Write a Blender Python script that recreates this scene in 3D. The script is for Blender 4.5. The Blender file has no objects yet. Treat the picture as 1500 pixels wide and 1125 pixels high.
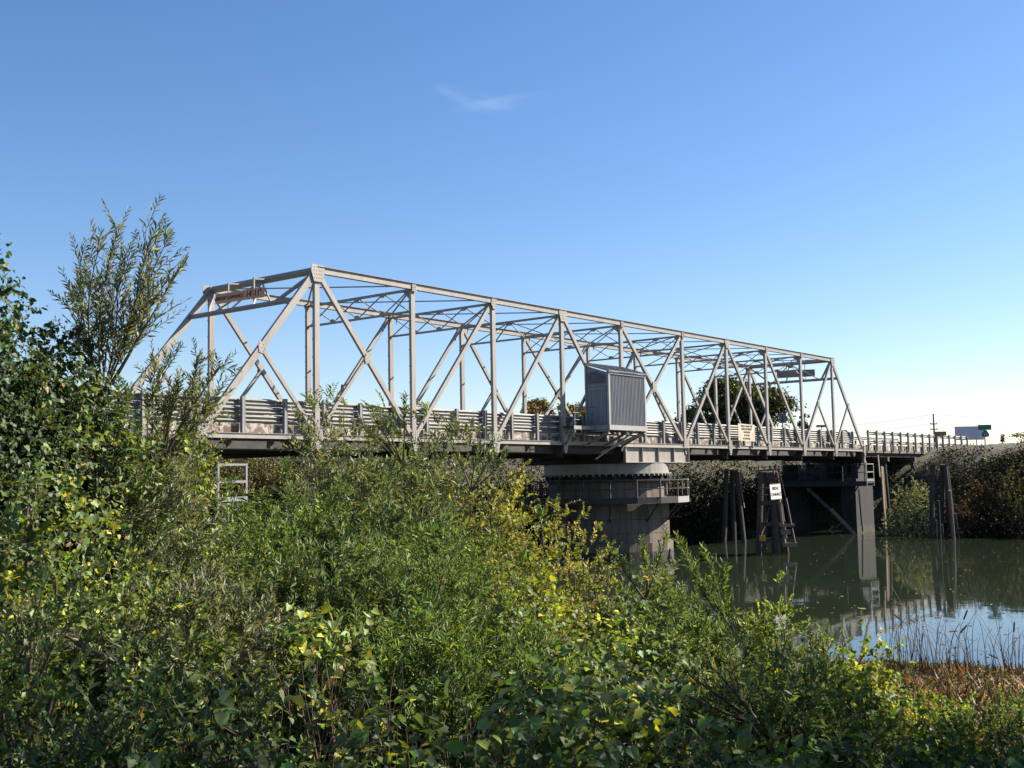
import bpy, math, random
import numpy as np
from mathutils import Vector, Matrix

sc = bpy.context.scene
COL = sc.collection
random.seed(7)
RNG = np.random.default_rng(11)

# ------------------------------------------------------------------ camera
CAM = np.array([-25.91238893, -35.59429184, -1.90690161])
CR = np.array([0.62367523, -0.78146976, -0.01828172])
CU = np.array([-0.054438, -0.06675294, 0.99628337])
CF = np.array([0.77978569, 0.62036204, 0.0841738])
FPX = 1664.88
cd = bpy.data.cameras.new('camera')
cam = bpy.data.objects.new('camera', cd)
COL.objects.link(cam)
cam.matrix_world = Matrix(((CR[0], CU[0], -CF[0], CAM[0]), (CR[1], CU[1], -CF[1], CAM[1]),
                           (CR[2], CU[2], -CF[2], CAM[2]), (0, 0, 0, 1)))
cd.sensor_width = 36.0
cd.lens = FPX / 1500 * 36.0
cd.clip_start = 0.1
cd.clip_end = 9000
sc.camera = cam

def at(px, py, d):
    """the point of the place seen at this pixel of the 1500x1125 photograph, d metres deep"""
    return CAM + d * ((px - 750) / FPX * CR - (py - 562.5) / FPX * CU + CF)

# ------------------------------------------------------------------ sky and sun
SUN_EL = 37.0
SUN_DIR = Vector((0.84, -0.54, 0)).normalized()
SUN_DIR = Vector((SUN_DIR.x * math.cos(math.radians(SUN_EL)), SUN_DIR.y * math.cos(math.radians(SUN_EL)), math.sin(math.radians(SUN_EL))))
world = bpy.data.worlds.new('World')
sc.world = world
world.use_nodes = True
wn, wl = world.node_tree.nodes, world.node_tree.links
wn.clear()
wout = wn.new('ShaderNodeOutputWorld')
bg = wn.new('ShaderNodeBackground')
sky = wn.new('ShaderNodeTexSky')
sky.sky_type = 'NISHITA'
sky.sun_disc = False
sky.sun_elevation = math.radians(SUN_EL)
sky.sun_rotation = math.atan2(SUN_DIR.x, SUN_DIR.y)
sky.altitude = 0
sky.air_density = 1.0
sky.dust_density = 0.3
sky.ozone_density = 3.0
bg.inputs['Strength'].default_value = 0.061
# a faint wisp of cirrus and thin low cloud near the horizon, fixed to sky directions
tcw = wn.new('ShaderNodeTexCoord')
def vdir(px, py):
    v = at(px, py, 1.0) - CAM
    return v / np.linalg.norm(v)
def band(c, ax_long, L, Wd, bend, seed, dens):
    """soft streak round direction c: ellipse mask times stretched noise"""
    c = Vector(c); a = Vector(ax_long).normalized(); b = c.cross(a).normalized()
    da = wn.new('ShaderNodeVectorMath'); da.operation = 'DOT_PRODUCT'; da.inputs[1].default_value = a
    db = wn.new('ShaderNodeVectorMath'); db.operation = 'DOT_PRODUCT'; db.inputs[1].default_value = b
    wl.new(tcw.outputs['Generated'], da.inputs[0]); wl.new(tcw.outputs['Generated'], db.inputs[0])
    u = wn.new('ShaderNodeMath'); u.operation = 'SUBTRACT'; u.inputs[1].default_value = c.dot(a); wl.new(da.outputs['Value'], u.inputs[0])
    v = wn.new('ShaderNodeMath'); v.operation = 'SUBTRACT'; v.inputs[1].default_value = c.dot(b); wl.new(db.outputs['Value'], v.inputs[0])
    un = wn.new('ShaderNodeMath'); un.operation = 'DIVIDE'; un.inputs[1].default_value = L; wl.new(u.outputs[0], un.inputs[0])
    vn = wn.new('ShaderNodeMath'); vn.operation = 'DIVIDE'; vn.inputs[1].default_value = Wd; wl.new(v.outputs[0], vn.inputs[0])
    u2 = wn.new('ShaderNodeMath'); u2.operation = 'MULTIPLY'; wl.new(un.outputs[0], u2.inputs[0]); wl.new(un.outputs[0], u2.inputs[1])
    vb = wn.new('ShaderNodeMath'); vb.operation = 'MULTIPLY_ADD'; vb.inputs[1].default_value = bend; wl.new(u2.outputs[0], vb.inputs[0]); wl.new(vn.outputs[0], vb.inputs[2])
    v2 = wn.new('ShaderNodeMath'); v2.operation = 'MULTIPLY'; wl.new(vb.outputs[0], v2.inputs[0]); wl.new(vb.outputs[0], v2.inputs[1])
    s = wn.new('ShaderNodeMath'); s.operation = 'ADD'; wl.new(u2.outputs[0], s.inputs[0]); wl.new(v2.outputs[0], s.inputs[1])
    m = wn.new('ShaderNodeMapRange'); m.inputs['From Min'].default_value = 1.0; m.inputs['From Max'].default_value = 0.0
    m.inputs['To Min'].default_value = 0.0; m.inputs['To Max'].default_value = dens; m.interpolation_type = 'SMOOTHSTEP'; wl.new(s.outputs[0], m.inputs['Value'])
    cx = wn.new('ShaderNodeCombineXYZ'); wl.new(un.outputs[0], cx.inputs[0]); wl.new(vn.outputs[0], cx.inputs[1]); cx.inputs[2].default_value = seed
    nz = wn.new('ShaderNodeTexNoise'); nz.inputs['Scale'].default_value = 1.2; nz.inputs['Detail'].default_value = 1.5; wl.new(cx.outputs[0], nz.inputs['Vector'])
    nr = wn.new('ShaderNodeMapRange'); nr.inputs['From Min'].default_value = 0.25; nr.inputs['From Max'].default_value = 0.8; wl.new(nz.outputs['Fac'], nr.inputs['Value'])
    o = wn.new('ShaderNodeMath'); o.operation = 'MULTIPLY'; wl.new(m.outputs[0], o.inputs[0]); wl.new(nr.outputs[0], o.inputs[1])
    return o.outputs[0]
masks = [band(vdir(695, 148), vdir(760, 158) - vdir(650, 130), .042, .010, .5, 1.0, .075),
         band(vdir(735, 150), vdir(800, 140) - vdir(700, 158), .050, .007, .2, 4.0, .05),
         band(vdir(1420, 590), vdir(1500, 590) - vdir(1300, 590), .16, .012, .0, 7.0, .14),
         band(vdir(1300, 560), vdir(1500, 560) - vdir(1300, 560), .11, .006, .3, 9.0, .08)]
hsv = wn.new('ShaderNodeHueSaturation'); hsv.inputs['Saturation'].default_value = 1.19; hsv.inputs['Value'].default_value = 1.0
wl.new(sky.outputs['Color'], hsv.inputs['Color'])
tn0 = wn.new('ShaderNodeMix'); tn0.data_type = 'RGBA'; tn0.blend_type = 'MULTIPLY'; tn0.inputs[0].default_value = 1; tn0.inputs[7].default_value = (1.03, .955, 1.0, 1)
wl.new(hsv.outputs['Color'], tn0.inputs[6])
prev = tn0.outputs[2]
for mk in masks:
    mx = wn.new('ShaderNodeMix'); mx.data_type = 'RGBA'
    wl.new(mk, mx.inputs[0]); wl.new(prev, mx.inputs[6]); mx.inputs[7].default_value = (9.5, 10.5, 11.5, 1)
    prev = mx.outputs[2]
wl.new(prev, bg.inputs['Color'])
wl.new(bg.outputs[0], wout.inputs['Surface'])
sl = bpy.data.lights.new('sun', 'SUN')
sun = bpy.data.objects.new('sun', sl)
COL.objects.link(sun)
sl.energy = 5.0
sl.angle = math.radians(0.5)
sl.color = (1.0, 0.91, 0.79)
sun.rotation_euler = SUN_DIR.to_track_quat('Z', 'Y').to_euler()
sc.view_settings.view_transform = 'Standard'
sc.view_settings.look = 'None'
sc.view_settings.exposure = 1.46
sc.view_settings.gamma = 1.0
sc.view_settings.use_curve_mapping = False
sc.render.engine = 'CYCLES'
sc.cycles.max_bounces = 8
sc.cycles.transparent_max_bounces = 8

# ------------------------------------------------------------------ tagging
def tag(o, label=None, cat=None, group=None, kind=None):
    if label: o['label'] = label
    if cat: o['category'] = cat
    if group: o['group'] = group
    if kind: o['kind'] = kind
    return o
def empty(name, loc, label, cat, group=None, rz=0.0):
    e = bpy.data.objects.new(name, None); COL.objects.link(e)
    e.location = tuple(float(v) for v in loc); e.rotation_euler = (0, 0, rz); e.empty_display_size = .3
    e['_m'] = 1
    del e['_m']
    return tag(e, label, cat, group)
def put(name, me, parent=None, mat=None, local=False):
    """link mesh as object; meshes are built in world coordinates unless local=True"""
    o = bpy.data.objects.new(name, me); COL.objects.link(o)
    if mat and not me.materials: me.materials.append(mat)
    if parent is not None:
        o.parent = parent
        if not local:
            chain = Vector((0, 0, 0)); p = parent
            while p is not None:
                chain += Vector(p.location); p = p.parent
            o.location = -chain
    return o

# ------------------------------------------------------------------ materials
def mat(name, col, rough=.6, metal=0.0, col2=None, nscale=3.0, bump=.0, bscale=20.0, spec=.5, det=5, lo=.4, hi=.65, obj=True, third=None, tlo=.6, thi=.66, tscale=1.0):
    m = bpy.data.materials.new(name); m.use_nodes = True
    n, l = m.node_tree.nodes, m.node_tree.links
    b = n['Principled BSDF']
    if 'sign' not in name and 'board' not in name:
        col = tuple(c * .6 for c in col); col2 = tuple(c * .6 for c in col2) if col2 else None; third = tuple(c * .6 for c in third) if third else None
    else:
        col = tuple(c * .75 for c in col); col2 = tuple(c * .75 for c in col2) if col2 else None
    b.inputs['Roughness'].default_value = rough; b.inputs['Metallic'].default_value = metal
    b.inputs['Specular IOR Level'].default_value = spec
    g = n.new('ShaderNodeNewGeometry')
    src = g.outputs['Position']
    if col2:
        if 'concrete' in name or 'paint' in name or 'sheet' in name:
            mp = n.new('ShaderNodeMapping'); mp.inputs['Scale'].default_value = (2.2, 2.2, .35); l.new(src, mp.inputs['Vector']); src = mp.outputs[0]
        t = n.new('ShaderNodeTexNoise'); t.inputs['Scale'].default_value = nscale; t.inputs['Detail'].default_value = det; t.inputs['Roughness'].default_value = .65
        l.new(src, t.inputs['Vector'])
        mr = n.new('ShaderNodeMapRange'); mr.inputs['From Min'].default_value = lo; mr.inputs['From Max'].default_value = hi; l.new(t.outputs['Fac'], mr.inputs['Value'])
        mx = n.new('ShaderNodeMix'); mx.data_type = 'RGBA'
        mx.inputs[6].default_value = (*col, 1); mx.inputs[7].default_value = (*col2, 1)
        l.new(mr.outputs[0], mx.inputs[0]); outc = mx.outputs[2]
        if third:
            t2 = n.new('ShaderNodeTexNoise'); t2.inputs['Scale'].default_value = tscale; t2.inputs['Detail'].default_value = 8; t2.inputs['Roughness'].default_value = .7
            l.new(src, t2.inputs['Vector'])
            m2 = n.new('ShaderNodeMapRange'); m2.inputs['From Min'].default_value = tlo; m2.inputs['From Max'].default_value = thi; l.new(t2.outputs['Fac'], m2.inputs['Value'])
            x2 = n.new('ShaderNodeMix'); x2.data_type = 'RGBA'; l.new(m2.outputs[0], x2.inputs[0]); l.new(outc, x2.inputs[6]); x2.inputs[7].default_value = (*third, 1)
            outc = x2.outputs[2]
        l.new(outc, b.inputs['Base Color'])
    else:
        b.inputs['Base Color'].default_value = (*col, 1)
    if bump:
        t = n.new('ShaderNodeTexNoise'); t.inputs['Scale'].default_value = bscale; t.inputs['Detail'].default_value = 6; l.new(src, t.inputs['Vector'])
        bp = n.new('ShaderNodeBump'); bp.inputs['Strength'].default_value = bump; bp.inputs['Distance'].default_value = .03
        l.new(t.outputs['Fac'], bp.inputs['Height']); l.new(bp.outputs[0], b.inputs['Normal'])
    return m
M = {}
M['paint'] = mat('aluminium_paint', (.47, .43, .375), .5, 0, (.385, .35, .31), 1.2, .12, 14, third=(.27, .19, .13), tlo=.62, thi=.72, tscale=3.2)
M['under'] = mat('shade_dark_steel', (.085, .075, .07), .8, 0, (.05, .045, .045), 2.0, .2, 10)  # darker than the truss paint: shade below the deck put into the colour
M['galv'] = mat('galvanised_rail', (.32, .31, .285), .55, .1, (.24, .235, .215), 2.5, .08, 12, third=(.22, .15, .11), tlo=.68, thi=.74, tscale=3.0)
M['postpaint'] = mat('rail_post_paint', (.36, .365, .365), .6, 0, (.29, .295, .295), 4)
M['curb'] = mat('peeling_curb_timber', (.20, .135, .10), .85, 0, (.27, .20, .15), 3, .5, 18, third=(.60, .55, .47), tlo=.49, thi=.53, tscale=2.6)
M['asphalt'] = mat('asphalt', (.055, .055, .055), .9, 0, (.07, .07, .068), 6, .3, 40)
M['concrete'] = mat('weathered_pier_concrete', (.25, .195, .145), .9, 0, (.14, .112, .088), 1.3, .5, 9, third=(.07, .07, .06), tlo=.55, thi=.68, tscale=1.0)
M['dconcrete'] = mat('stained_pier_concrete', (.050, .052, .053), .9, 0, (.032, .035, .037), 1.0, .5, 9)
M['tide'] = mat('algae_tide_band', (.10, .095, .06), .95, 0, (.05, .055, .04), 3, .5, 12)
M['timber'] = mat('creosoted_timber', (.085, .066, .052), .9, 0, (.12, .095, .075), 3, .6, 14)
M['lumber'] = mat('bare_weathered_lumber', (.34, .25, .18), .85, 0, (.24, .17, .125), 4, .4, 20)
M['rust'] = mat('rusted_steel', (.26, .11, .07), .85, .1, (.34, .18, .13), 5, .4, 25)
M['cab'] = mat('blue_grey_sheet_metal', (.30, .33, .39), .5, .1, (.24, .26, .31), 2, .05, 10)
M['cabcorr'] = mat('corrugated_grey_sheet', (.30, .305, .32), .45, .2, (.23, .235, .25), 2.5, .05, 10)
M['cabtrim'] = mat('pale_trim_paint', (.50, .48, .45), .55, 0, (.42, .40, .38), 3)
M['walk'] = mat('walkway_steel', (.055, .052, .055), .7, .2, (.085, .075, .075), 2.5, .2, 12)
M['white'] = mat('white_sign_paint', (.72, .72, .70), .6, 0, (.62, .62, .60), 3)
M['cream'] = mat('cream_sign_paint', (.60, .54, .39), .6, 0, (.54, .48, .34), 4)
M['black'] = mat('black_lettering', (.02, .02, .022), .7)
M['signbrown'] = mat('brown_clearance_sign', (.66, .35, .20), .7, 0, (.56, .29, .165), 4)
M['signback'] = mat('bare_aluminium_sign_back', (.24, .23, .235), .5, .3, (.20, .20, .20), 3)
M['lilac'] = mat('pale_lilac_board', (.75, .66, .74), .6, 0, (.64, .57, .64), .8)
M['green'] = mat('green_road_sign', (.006, .16, .10), .5)
M['orange'] = mat('orange_road_sign', (.38, .17, .05), .6)
M['yellow'] = mat('yellow_paint', (.72, .48, .03), .6)
M['grey'] = mat('grey_galvanised_post', (.22, .22, .21), .6, .2)
M['bark'] = mat('bark', (.10, .075, .055), .95, 0, (.06, .045, .035), 8, .5, 25)
M['twig'] = mat('brown_stem', (.14, .085, .055), .85, 0, (.09, .06, .04), 12)
M['redtwig'] = mat('reddish_cane', (.20, .085, .065), .8, 0, (.13, .08, .05), 12)
M['greentwig'] = mat('green_stem', (.12, .14, .06), .8, 0, (.16, .11, .06), 10)
M['reed'] = mat('dry_reed', (.26, .17, .105), .85, 0, (.17, .12, .08), 9)
M['cattail'] = mat('cattail_head', (.10, .055, .03), .95)
M['porcelain'] = mat('grey_insulator', (.3, .3, .3), .4)

def ground_mat():
    m = bpy.data.materials.new('bank_soil'); m.use_nodes = True
    n, l = m.node_tree.nodes, m.node_tree.links; b = n['Principled BSDF']; b.inputs['Roughness'].default_value = .95
    g = n.new('ShaderNodeNewGeometry')
    t = n.new('ShaderNodeTexNoise'); t.inputs['Scale'].default_value = .35; t.inputs['Detail'].default_value = 9; l.new(g.outputs['Position'], t.inputs['Vector'])
    r = n.new('ShaderNodeValToRGB'); l.new(t.outputs['Fac'], r.inputs['Fac'])
    e = r.color_ramp.elements
    e[0].position = .3; e[0].color = (.035, .028, .02, 1); e[1].position = .7; e[1].color = (.09, .07, .045, 1)
    x = r.color_ramp.elements.new(.5); x.color = (.045, .05, .025, 1)
    l.new(r.outputs[0], b.inputs['Base Color'])
    t2 = n.new('ShaderNodeTexNoise'); t2.inputs['Scale'].default_value = 6; t2.inputs['Detail'].default_value = 8; l.new(g.outputs['Position'], t2.inputs['Vector'])
    bp = n.new('ShaderNodeBump'); bp.inputs['Strength'].default_value = .8; bp.inputs['Distance'].default_value = .08; l.new(t2.outputs['Fac'], bp.inputs['Height']); l.new(bp.outputs[0], b.inputs['Normal'])
    return m
M['ground'] = ground_mat()

def water_mat():
    m = bpy.data.materials.new('slough_water'); m.use_nodes = True
    n, l = m.node_tree.nodes, m.node_tree.links; b = n['Principled BSDF']
    b.inputs['Base Color'].default_value = (.017, .025, .015, 1); b.inputs['Roughness'].default_value = .03; b.inputs['IOR'].default_value = 1.33
    g = n.new('ShaderNodeNewGeometry')
    mp = n.new('ShaderNodeMapping'); mp.inputs['Scale'].default_value = (1, 1, 1); l.new(g.outputs['Position'], mp.inputs['Vector'])
    t = n.new('ShaderNodeTexNoise'); t.inputs['Scale'].default_value = .8; t.inputs['Detail'].default_value = 3; l.new(mp.outputs[0], t.inputs['Vector'])
    bp = n.new('ShaderNodeBump'); bp.inputs['Strength'].default_value = .10; bp.inputs['Distance'].default_value = .03; l.new(t.outputs['Fac'], bp.inputs['Height']); l.new(bp.outputs[0], b.inputs['Normal'])
    return m
M['water'] = water_mat()

def leaf_mat(name, trans=.35, gloss=.06, rough=.35):
    """leaf colour comes from each leaf's own tint attribute"""
    m = bpy.data.materials.new(name); m.use_nodes = True
    n, l = m.node_tree.nodes, m.node_tree.links; n.clear()
    out = n.new('ShaderNodeOutputMaterial')
    a = n.new('ShaderNodeAttribute'); a.attribute_name = 'tint'
    d = n.new('ShaderNodeBsdfDiffuse'); l.new(a.outputs['Color'], d.inputs['Color'])
    hs = n.new('ShaderNodeMix'); hs.data_type = 'RGBA'; hs.blend_type = 'MULTIPLY'; hs.inputs[0].default_value = 1; l.new(a.outputs['Color'], hs.inputs[6]); hs.inputs[7].default_value = (1.7, 1.65, .6, 1)
    tr = n.new('ShaderNodeBsdfTranslucent'); l.new(hs.outputs[2], tr.inputs['Color'])
    mx = n.new('ShaderNodeMixShader'); mx.inputs[0].default_value = trans; l.new(d.outputs[0], mx.inputs[1]); l.new(tr.outputs[0], mx.inputs[2])
    gl = n.new('ShaderNodeBsdfGlossy'); gl.inputs['Roughness'].default_value = rough; gl.inputs['Color'].default_value = (.9, .95, 1, 1)
    m2 = n.new('ShaderNodeMixShader'); m2.inputs[0].default_value = gloss; l.new(mx.outputs[0], m2.inputs[1]); l.new(gl.outputs[0], m2.inputs[2])
    l.new(m2.outputs[0], out.inputs['Surface'])
    return m
M['leaf'] = leaf_mat('leaf_broad', .32, .018, .5)
M['willow'] = leaf_mat('leaf_narrow', .26, .022, .5)
M['far'] = leaf_mat('leaf_far', .12, .01, .5)

# ------------------------------------------------------------------ mesh builder
class MB:
    def __init__(s): s.v = []; s.f = []
    def box(s, lo, hi):
        b = len(s.v); x0, y0, z0 = lo; x1, y1, z1 = hi
        s.v += [(x0, y0, z0), (x1, y0, z0), (x1, y1, z0), (x0, y1, z0), (x0, y0, z1), (x1, y0, z1), (x1, y1, z1), (x0, y1, z1)]
        s.f += [tuple(b + i for i in q) for q in ((0, 3, 2, 1), (4, 5, 6, 7), (0, 1, 5, 4), (1, 2, 6, 5), (2, 3, 7, 6), (3, 0, 4, 7))]
        return s
    def beam(s, a, b, w, h, up=(0, 1, 0), w2=None, h2=None):
        """rectangular bar a->b; h measured along up, w across"""
        a = Vector(a); b = Vector(b); d = (b - a).normalized(); u = Vector(up); u = (u - d * u.dot(d)).normalized(); r = d.cross(u)
        w2 = w if w2 is None else w2; h2 = h if h2 is None else h2
        n = len(s.v)
        for p, ww, hh in ((a, w, h), (b, w2, h2)):
            for sx, sy in ((-1, -1), (1, -1), (1, 1), (-1, 1)):
                s.v.append(tuple(p + r * sx * ww / 2 + u * sy * hh / 2))
        s.f += [tuple(n + i for i in q) for q in ((0, 1, 2, 3), (7, 6, 5, 4), (0, 4, 5, 1), (1, 5, 6, 2), (2, 6, 7, 3), (3, 7, 4, 0))]
        return s
    def ibeam(s, a, b, w, h, tf=.02, tw=.015, up=(0, 1, 0)):
        """two flanges of width h (along up) w apart, web between"""
        a = Vector(a); b = Vector(b); d = (b - a).normalized(); u = Vector(up); u = (u - d * u.dot(d)).normalized(); r = d.cross(u)
        o = r * (w / 2 - tf / 2)
        s.beam(a + o, b + o, tf, h, up); s.beam(a - o, b - o, tf, h, up)
        s.beam(a, b, w - 2 * tf - .002, tw, up)
        return s
    def tube(s, pts, r0, r1=None, k=6, cap=True):
        r1 = r0 if r1 is None else r1; n = len(s.v); pts = [Vector(p) for p in pts]; m = len(pts)
        for i, p in enumerate(pts):
            d = (pts[min(i + 1, m - 1)] - pts[max(i - 1, 0)]).normalized()
            u = Vector((0, 0, 1)) if abs(d.z) < .9 else Vector((1, 0, 0)); x = d.cross(u).normalized(); y = d.cross(x)
            r = r0 + (r1 - r0) * i / (m - 1)
            for j in range(k):
                t = 2 * math.pi * j / k; s.v.append(tuple(p + x * math.cos(t) * r + y * math.sin(t) * r))
        for i in range(m - 1):
            for j in range(k):
                s.f.append((n + i * k + j, n + i * k + (j + 1) % k, n + (i + 1) * k + (j + 1) % k, n + (i + 1) * k + j))
        if cap: s.f.append(tuple(n + j for j in reversed(range(k)))); s.f.append(tuple(n + (m - 1) * k + j for j in range(k)))
        return s
    def prism(s, pts, off):
        """polygon pts extruded by vector off"""
        n = len(s.v); k = len(pts); o = Vector(off)
        s.v += [tuple(Vector(p)) for p in pts] + [tuple(Vector(p) + o) for p in pts]
        s.f.append(tuple(n + i for i in range(k))); s.f.append(tuple(n + k + i for i in reversed(range(k))))
        for i in range(k): s.f.append((n + i, n + (i + 1) % k, n + k + (i + 1) % k, n + k + i))
        return s
    def ring(s, c, r0, r1, z0, z1, k=32, a0=0.0, a1=2 * math.pi):
        n = len(s.v); full = abs(a1 - a0 - 2 * math.pi) < 1e-6; m = k if full else k + 1
        for i in range(m):
            t = a0 + (a1 - a0) * i / k; cx, sx = math.cos(t), math.sin(t)
            for r, z in ((r1, z0), (r1, z1), (r0, z1), (r0, z0)): s.v.append((c[0] + r * cx, c[1] + r * sx, z))
        for i in range(k):
            a = n + 4 * i; b = n + 4 * ((i + 1) % m)
            for j in range(4): s.f.append((a + j, b + j, b + (j + 1) % 4, a + (j + 1) % 4))
        return s
    def mesh(s, name='mesh', smooth=False):
        me = bpy.data.meshes.new(name); me.from_pydata(s.v, [], s.f); me.update()
        import bmesh
        bm = bmesh.new(); bm.from_mesh(me); bmesh.ops.recalc_face_normals(bm, faces=bm.faces); bm.to_mesh(me); bm.free()
        if smooth: me.polygons.foreach_set('use_smooth', [True] * len(me.polygons))
        return me
    def build(s, name, m, parent=None, smooth=False):
        return put(name, s.mesh(name, smooth), parent, m)
def text(name, body, size, loc, xdir, updir, m, parent, spacing=1.0, align='CENTER', thick=.004):
    """flat lettering: a curve text turned to mesh data in the plane spanned by xdir and updir"""
    cu = bpy.data.curves.new(name, 'FONT'); cu.body = body; cu.size = size; cu.align_x = align; cu.align_y = 'CENTER'; cu.extrude = thick
    cu.space_character = spacing
    cu.offset = size * .012
    cu.materials.append(m)
    tmp = bpy.data.objects.new(name, cu); COL.objects.link(tmp)
    bpy.context.view_layer.update()
    me = bpy.data.meshes.new_from_object(tmp.evaluated_get(bpy.context.evaluated_depsgraph_get()))
    bpy.data.objects.remove(tmp); bpy.data.curves.remove(cu)
    if not me.materials: me.materials.append(m)
    o = bpy.data.objects.new(name, me); COL.objects.link(o)
    x = Vector(xdir).normalized(); y = Vector(updir).normalized(); z = x.cross(y).normalized(); y = z.cross(x)
    mw = Matrix(((x.x, y.x, z.x, loc[0]), (x.y, y.y, z.y, loc[1]), (x.z, y.z, z.z, loc[2]), (0, 0, 0, 1)))
    o.parent = parent
    pl = Vector((0, 0, 0)); p = parent
    while p is not None: pl += Vector(p.location); p = p.parent
    mw.translation = Vector(loc) - pl
    o.matrix_local = mw
    return o

# ================================================================== THE SETTING
WATER_Z = -6.7
NEAR_SHORE = [(-20, -400), (-12, -90), (2, -50), (4.2, -32), (2.6, -25), (0, -17), (-3, -8), (-5, 0), (-7, 8), (-8, 12)]
FAR_SHORE = [(-8, 12), (10, 15), (30, 13.5), (45, 12), (58, 10), (67, 6.5), (71.5, 1), (70, -3.5), (66, -9), (62, -17), (61, -30), (66, -60), (60, -120), (70, -400)]
RIVER = np.array(NEAR_SHORE + FAR_SHORE[1:])
def seg_dist(x, y, poly):
    best = np.full(x.shape, 1e9)
    for i in range(len(poly) - 1):
        ax, ay = poly[i]; bx, by = poly[i + 1]
        dx, dy = bx - ax, by - ay; t = np.clip(((x - ax) * dx + (y - ay) * dy) / (dx * dx + dy * dy), 0, 1)
        best = np.minimum(best, np.hypot(x - ax - t * dx, y - ay - t * dy))
    return best
def inside(x, y, poly):
    r = np.zeros(x.shape, bool); n = len(poly); j = n - 1
    for i in range(n):
        xi, yi = poly[i]; xj, yj = poly[j]
        c = ((yi > y) != (yj > y)) & (x < (xj - xi) * (y - yi) / (yj - yi + 1e-12) + xi)
        r ^= c; j = i
    return r
def ground_z(x, y):
    x = np.asarray(x, float); y = np.asarray(y, float)
    dn = seg_dist(x, y, NEAR_SHORE); df = seg_dist(x, y, FAR_SHORE); ins = inside(x, y, RIVER)
    zn = WATER_Z + .04 + 3.3 * (1 - np.exp(-(dn / 20.0) ** 1.6)) + .15 * np.sin(x * .7 + y * .31) * np.sin(y * .53 - x * .2)
    zf = WATER_Z + .05 + 7.45 * (1 - np.exp(-df / 4.2)) + .15 * np.sin(x * .5 + y * .9) * np.sin(y * .43)
    # road embankments at both ends of the bridge
    emb = np.maximum(0, 1 - np.maximum(0, np.abs(y - 3.5) - 4.6) / 6.0)
    e1 = np.clip((x - 86) / 8, 0, 1) * emb; e2 = np.clip((-16 - x) / 8, 0, 1) * emb
    w = 1 / (1 + np.exp(-(dn - df) / 1.5))
    z = zn * (1 - w) + zf * w
    z = z * (1 - np.maximum(e1, e2)) + (-.02) * np.maximum(e1, e2)
    d = np.minimum(dn, df)
    return np.where(ins, WATER_Z - .1 - np.minimum(1.8, d * .6), z)
def gz(x, y): return float(ground_z(np.array([x]), np.array([y]))[0])

def axis(lo, hi, step, far):
    a = list(np.arange(lo, hi + step, step)); s = step
    up = []; v = a[-1]
    while v < far: s *= 1.35; v += s; up.append(v)
    s = step; dn = []; v = a[0]
    while v > -far: s *= 1.35; v -= s; dn.append(v)
    return np.array(dn[::-1] + a + up)
gx = axis(-45, 110, .75, 4500); gy = axis(-62, 45, .75, 4500)
GX, GY = np.meshgrid(gx, gy, indexing='ij')
GZ = ground_z(GX, GY) + RNG.normal(0, .035, GX.shape)
nv = len(gx) * len(gy)
me = bpy.data.meshes.new('ground')
idx = np.arange(nv).reshape(len(gx), len(gy))
q = np.stack([idx[:-1, :-1], idx[1:, :-1], idx[1:, 1:], idx[:-1, 1:]], -1).reshape(-1, 4)
me.vertices.add(nv); me.vertices.foreach_set('co', np.stack([GX, GY, GZ], -1).ravel().astype(np.float32))
me.loops.add(q.size); me.loops.foreach_set('vertex_index', q.ravel().astype(np.int32))
me.polygons.add(len(q)); me.polygons.foreach_set('loop_start', np.arange(0, q.size, 4, dtype=np.int32))
me.polygons.foreach_set('use_smooth', np.ones(len(q), bool)); me.update(calc_edges=True)
tag(put('ground', me, None, M['ground']), kind='structure')
# water sheet over the channel only
wm = MB(); wm.v = [(-30, -400, WATER_Z), (90, -400, WATER_Z), (90, 20, WATER_Z), (-30, 20, WATER_Z)]; wm.f = [(0, 1, 2, 3)]
wo = wm.build('water', M['water']); tag(wo, kind='structure')
# approach roads on the embankments
for (x0, x1) in ((89.9, 400), (-300, -19.9)):
    r = MB().box((x0, .7, -.1), (x1, 6.4, .2)); tag(r.build('road', M['asphalt']), kind='structure')

# ================================================================== THE TRUSS BRIDGE
PNL, PC, W, H = 5.7912, 6.9477, 7.09, 7.0
NX = [i * PNL if i <= 5 else (i - 1) * PNL + PC for i in range(12)]
XC = (NX[5] + NX[6]) / 2; YC = W / 2
br = empty('truss_bridge', (XC, YC, -1.1), 'silver steel through-truss swing bridge crossing the slough on its round centre pier', 'truss bridge')
def part(name, mb, m='paint', parent=br, smooth=False): return mb.build(name, M[m], parent, smooth)
DIAG = [(1, 0, 1, .29), (1, 2, 1, .21), (3, 2, 0, .20), (4, 3, 0, .20), (4, 5, 4, .21), (5, 6, 0, .20), (6, 5, 0, .20), (7, 6, 7, .21), (7, 8, 0, .20), (8, 9, 0, .20), (10, 9, 10, .21), (10, 11, 10, .29)]
def rivets(mb, cx, cz, y, pts, s=.035):
    for (dx, dz) in pts:
        mb.box((cx + dx - s / 2, y - .012, cz + dz - s / 2), (cx + dx + s / 2, y, cz + dz + s / 2))
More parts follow.
